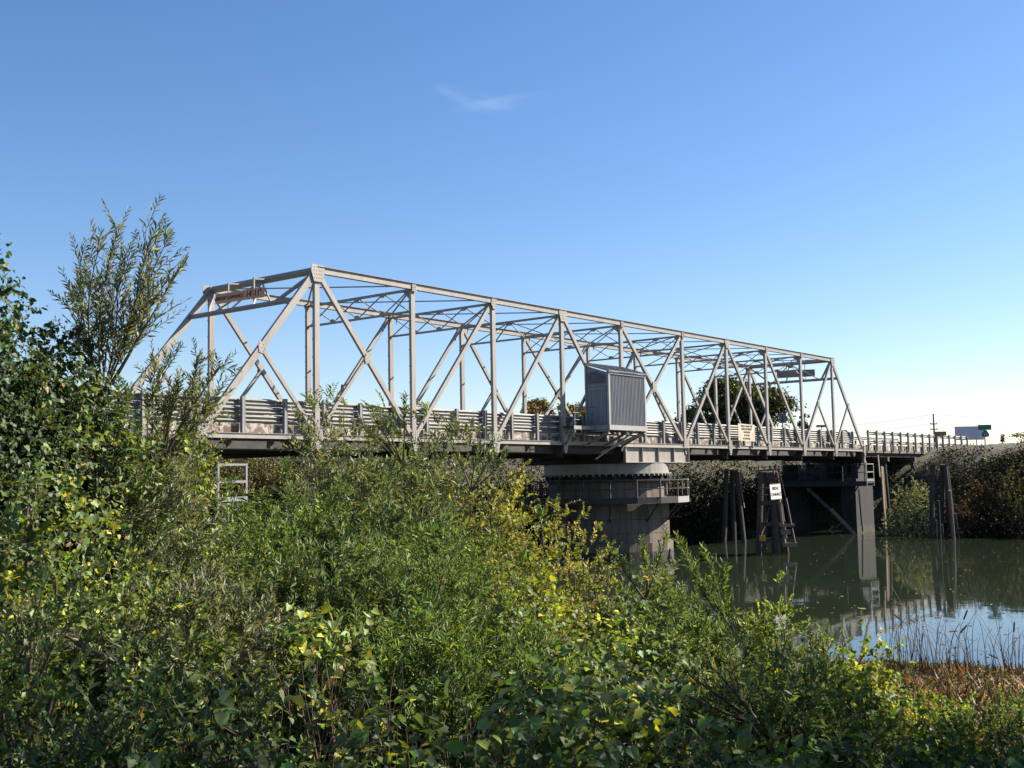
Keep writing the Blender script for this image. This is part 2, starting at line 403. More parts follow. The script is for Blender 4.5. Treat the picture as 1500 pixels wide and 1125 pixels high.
for Y, side in ((0.0, -1), (W, 1)):
    for a, b in ((1, 4), (4, 7), (7, 10)):
        mb = MB().beam((NX[a] + (0 if a > 1 else -.1), Y, H), (NX[b] - .003 + (.1 if b == 10 else 0), Y, H), .22, .27, (0, 0, 1))
        mb.beam((NX[a], Y, H + .142), (NX[b] - .003, Y, H + .142), .36, .016, (0, 0, 1))
        part('top_chord', mb)
    for a in range(11):
        mb = MB().beam((NX[a] + .002, Y, .0), (NX[a + 1] - .002, Y, .0), .16, .17, (0, 0, 1))
        mb.beam((NX[a] + .002, Y, .095), (NX[a + 1] - .002, Y, .095), .24, .02, (0, 0, 1)).beam((NX[a] + .002, Y, -.095), (NX[a + 1] - .002, Y, -.095), .24, .02, (0, 0, 1))
        part('bottom_chord', mb)
    for i in range(1, 11):
        mb = MB()
        z0, z1 = .11, H - .14
        # two channels with the web set back between the flanges, batten plates on the roadway side
        for s in (-1, 1):
            mb.beam((NX[i] + s * .115, Y + .008, z0), (NX[i] + s * .115, Y + .008, z1), .03, .135, (0, 1, 0))
        mb.beam((NX[i], Y - .068, z0), (NX[i], Y - .068, z1), .26, .014, (0, 1, 0))
        n = 9
        for k in range(n):
            z = z0 + (z1 - z0) * (k + .5) / n
            mb.beam((NX[i] - .13, Y + .081, z - .17), (NX[i] + .13, Y + .081, z + .17), .012, .06, (0, 0, 1))
        part('vertical_post', mb)
    for (t, b, sub, w) in DIAG:
        A = Vector((NX[t], Y, H - .02)); B = Vector((NX[b], Y, .03)); off = .0 if side < 0 else 0
        yo = .012 if t in (5, 3, 8) else -.004
        A.y += yo; B.y += yo
        d = (B - A).normalized()
        mb = MB().beam(A + d * .12, B - d * .1, w, .14, (0, 1, 0))
        part('end_post' if b in (0, 11) else 'diagonal', mb)
        if sub:
            Mi = (A + B) / 2; S = Vector((NX[sub], Y + .006, .1)); ds = (S - Mi).normalized()
            part('sub_diagonal', MB().beam(Mi + ds * .11, S, .15, .11, (0, 1, 0)))
            g = MB(); yy = Y + side * .082
            mg = [(-.2, .26), (.12, .2), (.2, -.08), (.12, -.26), (-.16, -.2)] if S.x > Mi.x else [(.2, .26), (-.12, .2), (-.2, -.08), (-.12, -.26), (.16, -.2)]
            g.prism([(Mi.x + p, yy, Mi.z + q_) for p, q_ in mg], (0, side * .016, 0))
            if side < 0: rivets(g, Mi.x, Mi.z, yy - .016, [(p * .62, q_ * .62) for p, q_ in mg] + [(0, 0)])
            part('gusset_plate', g)
    # crossing plate of the centre panel
    g = MB(); cx_ = XC; cz_ = H / 2
    yy = Y + side * .086
    g.prism([(cx_ - .2, yy, cz_ - .3), (cx_ + .2, yy, cz_ - .3), (cx_ + .24, yy, cz_), (cx_ + .2, yy, cz_ + .3), (cx_ - .2, yy, cz_ + .3), (cx_ - .24, yy, cz_)], (0, side * .016, 0))
    if side < 0: rivets(g, cx_, cz_, yy - .016, [(-.1, -.2), (.1, -.2), (-.1, .2), (.1, .2), (0, 0), (-.14, 0), (.14, 0)])
    part('gusset_plate', g)
    for i in range(0, 12):
        yy = Y + side * .124
        g = MB(); big = 1.25 if i in (3, 6, 5) else 1.0
        sh = [(-.2, .42), (.2, .42), (.24, .0), (.19, -.16), (.09, -.52), (-.09, -.52), (-.19, -.16), (-.24, .0)]
        g.prism([(NX[i] + p * big, yy, q_ * (1.0 if i not in (3,) else 1.15)) for p, q_ in sh], (0, side * .018, 0))
        if side < 0:
            rivets(g, NX[i], 0, yy - .018, [(p * big, q_) for p in (-.13, 0, .13) for q_ in (.34, .24, .14, .04, -.06)] + [(p * .05, q_) for p in (-1, 1) for q_ in (-.2, -.3, -.4)])
        part('gusset_plate', g)
        if 1 <= i <= 10:
            g = MB(); yy = Y + side * .128
            s_ = {1: 1.35, 10: 1.3, 4: 1.25, 7: 1.15, 3: 1.0}.get(i, .72)
            if i in (1, 4, 7, 10): sh = [(-.26, .15), (.26, .15), (.28, -.05), (.17, -.38), (-.17, -.38), (-.28, -.05)]
            elif i in (3, 6): sh = [(-.2, .15), (.17, .15), (.17, -.38), (-.12, -.42), (-.24, -.2)]
            else: sh = [(-.17, .17), (.2, .17), (.24, -.25), (.17, -.4), (-.17, -.3)]
            g.prism([(NX[i] + p * s_, yy, H + q_ * s_) for p, q_ in sh], (0, side * .018, 0))
            if side < 0: rivets(g, NX[i], H - .06, yy - .018, [(p * s_, q_ * s_) for p in (-.15, -.05, .05, .15) for q_ in (.12, .02, -.1, -.22)])
            part('gusset_plate', g)
# bracing over the roadway
ZL, ZT = 5.86, 6.86
def strut(a, b, w=.1, h=.12): return MB().beam(a, b, w, h, (0, 0, 1))
for i in range(2, 10):
    x = NX[i]
    part('sway_strut', strut((x, .12, ZT), (x, W - .12, ZT), .16, .10)); part('sway_strut', strut((x, .1, ZL), (x, W - .1, ZL), .13, .09))
    lat = MB()
    if i in (4, 7):
        for k, y1 in enumerate((.9, 2.5, W - 2.5, W - .9)):
            lat.beam((x + .012 * (k - 2), YC, ZT), (x + .012 * (k - 2), y1, ZL), .05, .05, (1, 0, 0))
        lat.box((x - .02, YC - .22, ZT - .2), (x + .06, YC + .22, ZT + .04))
    else:
        n = 4; ys = [.15 + (W - .3) * k / n for k in range(n + 1)]
        for k in range(n):
            lat.beam((x - .02, ys[k], ZT), (x - .02, ys[k + 1], ZL), .045, .045, (1, 0, 0)); lat.beam((x + .03, ys[k], ZL), (x + .03, ys[k + 1], ZT), .045, .045, (1, 0, 0))
            if k: 
                for z, s in ((ZT, -1), (ZL, 1)): lat.prism([(x - .07, ys[k] - .2, z + s * .04), (x - .07, ys[k] + .2, z + s * .04), (x - .07, ys[k] + .12, z + s * .17), (x - .07, ys[k] - .12, z + s * .17)], (.015, 0, 0))
    part('sway_lattice', lat)
    for y1 in (.28, W - .28):
        part('knee_plate', MB().prism([(x - .02, y1 - .16, ZT - .06), (x - .02, y1 + .26 * (1 if y1 < 2 else -1), ZT - .06), (x - .02, y1 - .14, ZT - .42)], (.018, 0, 0)))
for i in range(1, 10):
    a, b = NX[i], NX[i + 1]
    part('lateral_rod', MB().beam((a + .1, .1, H - .03), (b - .1, W - .1, H - .03), .07, .05, (0, 0, 1)))
    part('lateral_rod', MB().beam((b - .1, .1, H + .03), (a + .1, W - .1, H + .03), .07, .05, (0, 0, 1)))
for i0, i1 in ((1, 0), (10, 11)):
    xt, xb = NX[i0], NX[i1]; dn = Vector((xb - xt, 0, -H)).normalized(); L = 1.75
    T = Vector((xt, 0, H - .02)); Bt = T + dn * L
    part('portal_strut', MB().beam((T.x, .1, T.z), (T.x, W - .1, T.z), .24, .20, tuple(dn)))
    part('portal_strut', MB().beam((Bt.x, .1, Bt.z), (Bt.x, W - .1, Bt.z), .15, .16, tuple(dn)))
    pb = MB()
    for k, y1 in enumerate((1.5, 2.75, W - 2.75, W - 1.5)):
        pb.beam((T.x + .015 * k, YC, T.z), (Bt.x + .015 * k, y1, Bt.z), .06, .06, (1, 0, 0))
    part('portal_bracing', pb)
    for y0, y1 in ((.12, 1.35), (W - .12, W - 1.35)):
        part('portal_knee', MB().beam((T.x, y0, T.z - .1), (Bt.x, y1, Bt.z), .13, .10, (1, 0, 0)))
    mid = T + dn * .12
    part('knee_plate', MB().prism([(mid.x, YC - .35, mid.z), (mid.x, YC + .35, mid.z), (mid.x + dn.x * .3, YC + .12, mid.z + dn.z * .3), (mid.x + dn.x * .3, YC - .12, mid.z + dn.z * .3)], (.02, 0, 0)))
    if i0 == 1: PT, PB, PD = T, Bt, dn
    else: QT, QB, QD = T, Bt, dn
# floor
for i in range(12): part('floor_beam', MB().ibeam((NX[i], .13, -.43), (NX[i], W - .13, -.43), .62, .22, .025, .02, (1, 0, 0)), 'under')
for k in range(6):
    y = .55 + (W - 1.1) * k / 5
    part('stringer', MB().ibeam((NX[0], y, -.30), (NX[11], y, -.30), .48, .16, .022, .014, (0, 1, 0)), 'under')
part('deck_slab', MB().box((NX[0] - .15, .5, -.055), (NX[11] + .15, W - .5, .20)), 'asphalt')
for Y, s in ((.46, 1), (W - .46, -1)):
    x = NX[0]
    while x < NX[11] - .2:
        x2 = min(x + 3.9 + random.uniform(-.5, .4), NX[11])
        part('curb_timber', MB().box((x + .015, Y - .07 + random.uniform(0, .012), .06), (x2 - .015, Y + .10, .50 + random.uniform(-.03, .02))), 'curb'); x = x2
# loading girder between the two centre panel points, both trusses
for Y, s in ((0, -1), (W, 1)):
    y0 = Y + s * .06
    g = MB(); xa, xb_ = NX[5] - .12, NX[6] + .14
    g.box((xa, min(y0, y0 + s * .02), -1.0), (xb_, max(y0, y0 + s * .02), -.115))
    g.box((xa, min(y0 - s * .12, y0 + s * .20), -1.04), (xb_, max(y0 - s * .12, y0 + s * .20), -1.0))
    g.box((xa, min(y0 + s * .02, y0 + s * .2), -.14), (xb_, max(y0 + s * .02, y0 + s * .2), -.112))
    part('pivot_girder', g)
    for k in range(5):
        x = xa + .02 + (xb_ - xa - .05) * k / 4
        part('girder_stiffener', MB().box((x, min(y0 + s * .02, y0 + s * .16), -1.0), (x + .035, max(y0 + s * .02, y0 + s * .16), -.142)))
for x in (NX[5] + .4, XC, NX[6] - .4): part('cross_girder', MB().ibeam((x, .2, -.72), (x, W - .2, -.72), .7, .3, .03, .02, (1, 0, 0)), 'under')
# turning drum hung under the span
dr = MB().ring((XC, YC), 3.55, 3.82, -1.62, -1.07, 56).ring((XC, YC), 3.5, 3.95, -1.68, -1.62, 56)
part('turning_drum', dr, 'paint')
part('drum_teeth', (lambda m_: [m_.beam((XC + 3.83 * math.cos(t), YC + 3.83 * math.sin(t), -1.74), (XC + 3.98 * math.cos(t), YC + 3.98 * math.sin(t), -1.74), .10, .1, (0, 0, 1)) for t in [2 * math.pi * k / 64 for k in range(64)]] and m_)(MB()), 'paint')
for k in range(20):
    t = 2 * math.pi * (k + .3) / 20; c = Vector((XC + 3.65 * math.cos(t), YC + 3.65 * math.sin(t), -1.86)); r = Vector((math.cos(t), math.sin(t), 0))
    part('roller', MB().tube([c - r * .12, c + r * .12], .14, .14, 10), 'walk')
part('drum_shade_fill', MB().ring((XC, YC), .5, 3.3, -1.99, -1.63, 40), 'under')  # dark solid added where only shade shows between the rollers
# end lifting feet
for i in (0, 11):
    for Y in (0, W):
        part('end_shoe', MB().box((NX[i] - .1, Y - .1, -.9), (NX[i] + .1, Y + .1, -.5)).box((NX[i] - .2, Y - .14, -1.02), (NX[i] + .2, Y + .14, -.9)))

# ------------------------------------------------------------------ guard rails
def w_profile():
    pts = []; n = 12
    for k in range(n + 1):
        z = -.155 + .31 * k / n; pts.append((.042 * math.cos(2 * math.pi * 2 * k / n + math.pi) + .0, z))
    return pts
def wbeam_mesh(L, s):
    """corrugated sheet rail, L metres, bulging towards s*Y"""
    mb = MB(); pr_ = w_profile(); n = len(pr_)
    for x in (0, L):
        for (d, z) in pr_: mb.v.append((x, -s * d, z))
        for (d, z) in pr_: mb.v.append((x, -s * d + .006, z))
    for k in range(n - 1):
        mb.f += [(k, k + 1, 2 * n + k + 1, 2 * n + k), (n + k, 3 * n + k, 3 * n + k + 1, n + k + 1)]
    mb.f += [(0, 2 * n, 3 * n, n), (n - 1, 2 * n - 1, 4 * n - 1, 3 * n - 1)]
    return mb.mesh('corrugated_rail', False)
def guardrail(label, x0, n, Y, out, tiers, zp0, zp1, pitch=2.1, group=None, taper=0.0):
    """n bays; out = -1 when the roadway lies towards +Y, so posts stand on the -Y side"""
    t = empty('guardrail', (x0, Y, .2), label, 'guardrail', group)
    ms = wbeam_mesh(2 * pitch - .012, -out); ms.materials.append(M['galv'])
    pm = MB().box((-.075, -.07, zp0 - .2), (.075, .07, zp1 - .2)); 
    pmesh = MB(); h0, h1 = zp0 - .2, zp1 - .2
    for sx in (-1, 1): pmesh.box((sx * .065 - .01, -.075, h0), (sx * .065 + .01, .075, h1))
    pmesh.box((-.055, out * .06 - .008, h0), (.055, out * .06 + .008, h1))
    pmesh = pmesh.mesh('rail_post'); pmesh.materials.append(M['postpaint'])
    for z in tiers:
        for k in range(0, n, 2):
            o = put('corrugated_rail', ms, t, None, True); o.location = (k * pitch + .006, random.uniform(-.008, .008), z - .2 + random.uniform(-.012, .012))
            o.rotation_euler = (0, random.uniform(-.003, .003), 0)
    for k in range(n + 1):
        o = put('rail_post', pmesh, t, None, True); o.location = (k * pitch, out * .13, random.uniform(-.02, .02)); o.rotation_euler = (random.uniform(-.01, .01), random.uniform(-.008, .008), 0)
    return t
G1 = 'steel guardrails along the bridge deck'
guardrail('near guardrail inside the front truss, its bright posts facing the camera', .1, 30, .36, -1, (.70, 1.02, 1.34), .06, 1.53, 2.105, G1)
guardrail('far guardrail inside the rear truss, seen through the gaps of the near one', .1, 30, W - .36, 1, (.70, 1.02, 1.34), .06, 1.53, 2.105, G1)
G2 = 'steel guardrails along the approach spans'
guardrail('guardrail of the right approach span, facing the water, with sky in its gap', 66.0, 14, .12, -1, (.72, 1.47), -.05, 1.66, 1.88, G2)
guardrail('guardrail on the far side of the right approach span', 66.0, 14, W - .12, 1, (.72, 1.47), -.05, 1.66, 1.88, G2)
guardrail('guardrail of the left approach span behind the tall willows', -20.4, 10, .12, -1, (.66, 1.02, 1.34), -.05, 1.55, 2.0, G2)
guardrail('guardrail on the far side of the left approach span', -20.4, 10, W - .12, 1, (.66, 1.02, 1.34), -.05, 1.55, 2.0, G2)

# ------------------------------------------------------------------ approach spans (trestles)
def trestle(x0, x1, bents, label):
    t = empty('trestle_span', ((x0 + x1) / 2, YC, -1), label, 'trestle')
    part('deck_slab', MB().box((x0, .25, -.04), (x1, W - .25, .2)), 'asphalt', t)
    for k in range(7):
        y = .4 + (W - .8) * k / 6
        part('stringer', MB().box((x0, y - .1, -.52), (x1, y + .1, -.045)), 'timber', t)
    for Y in (.12, W - .32):
        x = x0
        while x < x1 - .3:
            x2 = min(x + 2.4, x1); part('curb_block', MB().box((x + .12, Y, .0), (x2 - .12, Y + .2, .46)), 'curb', t); x = x2
        part('edge_beam', MB().box((x0, Y - .03, -.2), (x1, Y + .17, -.003)), 'concrete', t)
    for bx in bents:
        part('bent_cap', MB().box((bx - .2, -.3, -.92), (bx + .2, W + .3, -.525)), 'timber', t)
        for k in range(5):
            y = .1 + (W - .2) * k / 4; g = min(gz(bx, y), -1.5) - .6; lean = (k - 2) * .18
            part('pile', MB().tube([(bx, y, -.925), (bx, y + lean, g)], .19, .17, 9), 'timber', t)
        part('cross_brace', MB().beam((bx - .24, .2, -1.1), (bx - .24, W - .2, min(gz(bx, W), -2.0)), .07, .25, (0, 0, 1)), 'timber', t)
        part('cross_brace', MB().beam((bx + .24, W - .2, -1.1), (bx + .24, .2, min(gz(bx, 0), -2.0)), .07, .25, (0, 0, 1)), 'timber', t)
    return t
trestle(NX[11] + .2, 90.0, (69.6, 76.2, 82.8, 89.2), 'timber trestle approach span running from the truss to the right bank')
trestle(-20, NX[0] - .2, (-19.2, -13, -7), 'timber trestle approach span on the left, hidden by the willows')

# ------------------------------------------------------------------ rest piers with walkways
def rest_pier(x0, x1, xw, label, wl, lw=1.5):
    t = empty('rest_pier', ((x0 + x1) / 2, YC, WATER_Z - 1), label, 'pier')
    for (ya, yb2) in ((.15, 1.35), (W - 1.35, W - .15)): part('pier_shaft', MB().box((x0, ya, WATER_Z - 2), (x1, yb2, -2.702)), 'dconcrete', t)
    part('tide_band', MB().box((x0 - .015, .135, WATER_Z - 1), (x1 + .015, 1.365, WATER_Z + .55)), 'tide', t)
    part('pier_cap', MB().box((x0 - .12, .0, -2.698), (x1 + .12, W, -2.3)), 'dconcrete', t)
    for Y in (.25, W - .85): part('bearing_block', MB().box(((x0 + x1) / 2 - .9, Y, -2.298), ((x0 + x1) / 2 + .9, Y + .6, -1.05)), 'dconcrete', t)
    # walkway round the pier head, its outer end carries a white painted railing
    w = empty('pier_walkway', (xw, YC, -2.6), wl, 'walkway')
    sg = -1 if xw < x0 else 1
    xa, xb = sorted((xw, x0 if xw < x0 else x1)); 
    part('walkway_floor', MB().box((xa, -1.1, -2.66), (xb - .003, W + 1.1, -2.56)), 'walk', w)
    part('walkway_fascia', MB().box((xw - .05, -1.15, -2.9), (xw - .003, W + 1.15, -2.5)), 'walk', w)
    yk = np.linspace(-1.05, W + 1.05, 6)
    for y in yk: part('railing_post', MB().beam((xw + .04, y, -2.56), (xw + .04, y, -1.15), .07, .07), 'walk', w)
    for z in (-1.2, -1.8): part('railing_bar', MB().beam((xw + .04, -1.05, z), (xw + .04, W + 1.05, z), .05, .06, (0, 0, 1)), 'walk', w)
    xe = xw + lw
    part('ladder_rail', MB().beam((xw + .02, -1.2, -2.9), (xw + .02, -1.2, -1.1), .075, .05), 'postpaint', w); part('ladder_rail', MB().beam((xe, -1.2, -2.9), (xe, -1.2, -1.1), .075, .05), 'postpaint', w)
    for z, h in ((-1.15, .08), (-1.78, .09), (-2.42, .17)): part('rung', MB().beam((xw + .06, -1.2, z), (xe - .04, -1.2, z), .045, h, (0, 0, 1)), 'postpaint', w)
    part('walkway_bracket', MB().beam((xw + .1, -.5, -2.85), (xw + .1, .2, -3.8), .1, .1, (1, 0, 0)), 'walk', w)
    part('walkway_floor', MB().box((xw, -1.17, -2.66), (xe, -.0, -2.57)) if xw < x0 else MB().box((xw, -1.17, -2.66), (xe, .0, -2.57)), 'walk', w)
    return t
rest_pier(63.2, 66.9, 62.2, 'dark stained concrete pier under the right end of the truss', 'dark steel walkway with a pale end railing on the right rest pier')
rest_pier(-4.2, -.6, -.05, 'concrete pier under the left end of the truss, behind the bushes', 'steel walkway with a pale end railing below the left end of the truss', 1.3)

# ------------------------------------------------------------------ pivot pier
pp = empty('pivot_pier', (XC, YC, WATER_Z - 1), 'round faceted concrete centre pier the bridge turns on', 'pier')
def facets(r, z0, z1, n=16, rot=.0):
    mb = MB(); b = [(XC + r * math.cos(2 * math.pi * (k + rot) / n), YC + r * math.sin(2 * math.pi * (k + rot) / n)) for k in range(n)]
    mb.prism([(x, y, z0) for x, y in b], (0, 0, z1 - z0)); return mb
part('pier_shaft', facets(3.75, WATER_Z - 2, -3.45, 16, .3), 'concrete', pp)
part('pier_footing_band', facets(3.95, WATER_Z - 2, WATER_Z + 1.0, 16, .3), 'concrete', pp)
part('tide_band', facets(3.97, WATER_Z - 1, WATER_Z + .5, 16, .3), 'tide', pp)
part('pier_head', facets(3.6, -3.448, -2.1, 16, .3), 'concrete', pp)
for z in (-4.35, -5.15): part('form_joint', facets(3.758, z, z + .03, 16, .3), 'under', pp)
part('track_ring', MB().ring((XC, YC), 3.3, 3.9, -2.098, -2.0, 56), 'walk', pp)
for k in (0, 1, 2):
    t = math.radians(-62 + k * 13)
    part('access_hatch', MB().beam((XC + 3.62 * math.cos(t), YC + 3.62 * math.sin(t), -2.95), (XC + 3.62 * math.cos(t), YC + 3.62 * math.sin(t), -2.3), .6, .10, (math.cos(t), math.sin(t), 0)), 'lumber', pp)
wk = empty('pier_walkway', (XC, YC, -3.4), 'dark railed walkway circling the round centre pier', 'walkway')
part('walkway_floor', MB().ring((XC, YC), 3.82, 4.95, -3.16, -3.10, 20), 'walk', wk)
RW = 4.98
NK = 20
for k in range(NK):
    t0 = 2 * math.pi * k / NK; t1 = 2 * math.pi * (k + 1) / NK
    p0 = (XC + RW * math.cos(t0), YC + RW * math.sin(t0)); p1 = (XC + RW * math.cos(t1), YC + RW * math.sin(t1))
    mm = 'cabtrim' if k in (15, 16) else 'walk'
    part('walkway_fascia', MB().beam((*p0, -3.22), (*p1, -3.22), .05, .36, (0, 0, 1)), mm, wk)
    for z in (-2.05, -2.55): part('railing_bar', MB().beam((*p0, z), (*p1, z), .06, .07 if z > -2.3 else .05, (0, 0, 1)), 'cabtrim' if k == 16 else 'walk', wk)
    part('railing_post', MB().beam((*p0, -3.04), (*p0, -2.02), .08, .08), 'walk', wk)
    if k % 2 == 0:
        tr_ = Vector((math.cos(t0), math.sin(t0), 0)); c = Vector((XC, YC, 0))
        part('walkway_brace', MB().beam(c + tr_ * 4.8 + Vector((0, 0, -3.38)), c + tr_ * 3.75 + Vector((0, 0, -4.45)), .09, .09), 'walk', wk)
# ------------------------------------------------------------------ machinery cabinet and its platform
CX0, CX1, CY, CZ = 24.99, 28.60, -1.76, .95
cabn = empty('machinery_cabinet', (CX0, CY, CZ), 'blue-grey corrugated machinery cabinet with sloping roof hung outside the centre of the truss', 'machinery cabinet')
yb = -.22
def zroof(y): return 3.86 + (y - CY) * (4.32 - 3.86) / (yb - CY)
fr = MB()
for x in (CX0, CX1):
    part('corner_post', MB().box((x - .07, CY - .02, CZ), (x + .07, CY + .10, 3.84)), 'cabtrim', cabn)
    part('corner_post', MB().box((x - .07, yb - .09, CZ), (x + .07, yb, 4.26)), 'cabtrim', cabn)
part('floor_trim', MB().box((CX0 - .1, CY - .05, .68), (CX1 + .1, CY + .02, .945)), 'cabtrim', cabn)
part('floor_trim', MB().box((CX0 - .1, CY + .023, .70), (CX0 - .04, yb, .945)), 'cabtrim', cabn)
part('floor_plate', MB().box((CX0 - .035, CY + .024, .80), (CX1 + .035, yb, .90)), 'walk', cabn)
# corrugated front: trapezoid ribs
def corr(x0, x1, y, z0, z1, n, dep):
    mb = MB(); xs = []
    for k in range(n):
        a = x0 + (x1 - x0) * k / n; w_ = (x1 - x0) / n
        xs += [(a, 0), (a + .35 * w_, 0), (a + .5 * w_, -dep), (a + .85 * w_, -dep)]
    xs.append((x1, 0))
    for z in (z0, z1):
        for (x, d) in xs: mb.v.append((x, y + d, z))
    m_ = len(xs)
    for k in range(m_ - 1): mb.f.append((k, k + 1, m_ + k + 1, m_ + k))
    return mb
part('corrugated_panel', corr(CX0 + .09, CX1 - .09, CY + .045, CZ, 3.70, 24, .032), 'cabcorr', cabn)
part('panel_backing', MB().box((CX0 + .075, CY + .05, CZ), (CX1 - .075, CY + .08, 3.72)), 'cab', cabn)
part('eave_trim', MB().box((CX0 - .08, CY - .045, 3.70), (CX1 + .08, CY - .022, 3.83)).box((CX0 + .072, CY - .021, 3.70), (CX1 - .072, CY + .04, 3.83)), 'cabtrim', cabn)
for x, nm in ((CX0, 'side_wall'), (CX1, 'side_wall')):
    s = -1 if x == CX0 else 1
    w = part(nm, MB().prism([(x - .01, CY + .105, CZ), (x - .01, yb - .095, CZ), (x - .01, yb - .095, zroof(yb) - .1), (x - .01, CY + .105, zroof(CY) - .07)], (.03, 0, 0)), 'cab', cabn)
    if s < 0:
        part('door', MB().box((x - .045, CY + .2, CZ + .06), (x - .012, yb - .2, 3.02)), 'cab', cabn)
        mbr = MB()
        for k in range(9): yy = CY + .28 + k * .12; mbr.box((x - .062, yy, CZ + .12), (x - .046, yy + .05, 2.9))
        part('door_ribs', mbr, 'cab', cabn)
        part('door_head', MB().box((x - .07, CY + .14, 3.05), (x - .012, yb - .12, 3.12)), 'cab', cabn)
        for k in range(6):
            z = 3.28 + k * .115; y1 = yb - .2; y0 = CY + .22 + max(0, (z - 3.62)) * 2.4
            if y1 - y0 > .2: part('louver_slat', MB().beam((x - .06, y0, z), (x - .06, y1, z), .10, .018, (-.6, 0, .8)), 'cab', cabn)
rf = MB().prism([(CX0 - .14, CY - .12, 3.83), (CX0 - .14, yb + .04, 4.36), (CX0 - .14, yb + .04, 4.41), (CX0 - .14, CY - .12, 3.88)], (CX1 - CX0 + .28, 0, 0))
ro = part('roof', rf, 'cabcorr', cabn)
for k in range(13):
    x = CX0 - .1 + (CX1 - CX0 + .2) * k / 12
    part('roof_seam', MB().beam((x, CY - .1, 3.905), (x, yb + .03, 4.43), .035, .03, (0, 0, 1)), 'cabcorr', ro)
part('verge_trim', MB().beam((CX0 - .155, CY - .12, 3.85), (CX0 - .155, yb + .04, 4.38), .02, .10, (0, 0, 1)), 'cabtrim', cabn)

pf = empty('service_platform', (22.9, -.9, .8), 'steel service platform with pipe railing bracketed to the near truss beside the cabinet', 'platform')
part('floor_plate', MB().box((22.9, -.86, .80), (24.88, -.16, .88)), 'walk', pf)
part('floor_trim', MB().box((22.88, -.90, .70), (24.88, -.863, .90)), 'paint', pf)
part('railing_post', MB().beam((23.05, -.83, .9), (23.05, -.83, 1.95), .035, .035), 'grey', pf)
for z in (1.22, 1.58, 1.93): part('railing_bar', MB().tube([(22.98, -.83, z), (24.9, -.83, z)], .016, .016, 6), 'grey', pf)
part('support_beam', MB().box((23.0, -.85, .60), (23.12, -.16, .68)).box((24.9, -1.7, .60), (25.02, -.16, .68)).box((26.7, -1.7, .60), (26.82, -.16, .68)).box((28.45, -1.7, .60), (28.57, -.16, .68)), 'paint', pf)
for x, yo in ((23.06, -.8), (24.96, -1.7), (26.76, -1.7), (28.51, -1.7)):
    part('bracket', MB().ibeam((x, yo, .6), (x, -.17, -.12), .13, .10, .02, .015, (1, 0, 0)), 'paint', pf)
part('long_brace', MB().beam((27.6, -1.5, .58), (25.6, -.35, -.85), .08, .08), 'paint', pf)
part('long_brace', MB().beam((28.55, -1.55, .58), (26.4, -.15, -.5), .12, .10), 'paint', pf)
# walkway bays between the cabinet floor and the chord
part('grating', MB().box((24.92, -1.55, .686), (28.5, -.18, .70)), 'walk', pf)

# ------------------------------------------------------------------ signs on the bridge
def on_portal(T, D, y, s, off):  # point in the inclined portal plane, s metres down the end post, off outward
    n = Vector((D.z, 0, -D.x)); n = n if n.x * D.x > 0 else -n
    return Vector((T.x, y, T.z)) + D * s + n * off
sg = empty('clearance_sign', (4.98, 4, 6.3), 'long brown bridge clearance sign across the left portal of the truss', 'sign')
XS = 4.98
part('sign_panel', MB().prism([(XS, 5.70, 6.09), (XS, 2.36, 6.04), (XS, 2.36, 6.48), (XS, 5.70, 6.52)], (.03, 0, 0)), 'signbrown', sg)
sxd, sud = (0, -3.34, -.045), (0, 0, 1)
text('lettering', 'BRIDGE CLEARANCE', .215, (XS - .006, 4.70, 6.285), sxd, sud, M['black'], sg, .95)
text('lettering', "14'-11\"", .37, (XS - .006, 3.05, 6.27), sxd, sud, M['black'], sg)
for y in (4.85, 3.1):
    part('sign_hanger', MB().beam((XS + .06, y, 5.62), (XS + .06, y, 7.0), .06, .05), 'paint', sg)
    part('sign_hanger', MB().beam((XS + .06, y, 6.92), (NX[1] - .1, y, 6.98), .05, .05, (0, 0, 1)), 'paint', sg)
sg2 = empty('clearance_sign', (60.3, 4, 6.3), 'bare back of the clearance sign across the right portal of the truss', 'sign')
XS = 60.25
part('sign_panel', MB().prism([(XS, 5.2, 6.02), (XS, 1.9, 5.95), (XS, 1.9, 6.48), (XS, 5.2, 6.6)], (.03, 0, 0)), 'signback', sg2)
part('sign_edge', MB().beam((XS - .03, 5.2, 6.03), (XS - .03, 1.9, 5.96), .04, .05, (0, 0, 1)).beam((XS - .03, 5.2, 6.59), (XS - .03, 1.9, 6.47), .04, .05, (0, 0, 1)).beam((XS - .03, 1.92, 5.99), (XS - .03, 1.92, 6.45), .04, .05, (0, 1, 0)), 'signback', sg2)
for y in (4.3, 2.7):
    part('sign_hanger', MB().beam((XS - .08, y, 5.55), (XS - .08, y, 7.05), .06, .05), 'paint', sg2)

cs = empty('notice_sign', (43.6, -.3, .3), 'cream notice board with five lines of black lettering on the near side of the deck', 'sign')
x0, x1, z0, z1 = 42.5, 44.9, .40, 1.55
part('sign_panel', MB().prism([(x0, -.30, z1 + .02), (x1, -.30, z1 - .02), (x1, -.30, z0), (x0, -.30, z0 + .03)], (0, .03, 0)), 'cream', cs)
part('sign_border', MB().box((x0 + .32, -.305, z0 + .08), (x0 + .335, -.3005, z1 - .55)).box((x1 - .335, -.305, z0 + .08), (x1 - .32, -.3005, z1 - .55)), 'lumber', cs)
for ln, z, s in (('WHEN CALLING FOR', 1.40, .165), ('BRIDGE OPENINGS', 1.21, .165), ('TELEPHONE', 1.00, .17), ('24 HOURS', .79, .17), ('IN ADVANCE', .57, .17)):
    text('lettering', ln, s, (43.7, -.306, z), (1, 0, 0), (0, 0, 1), M['black'], cs, 1.05)
for x in (42.75, 44.7): part('sign_post', MB().box((x - .06, -.265, -.05), (x + .06, -.13, z0 + .3)), 'paint', cs)

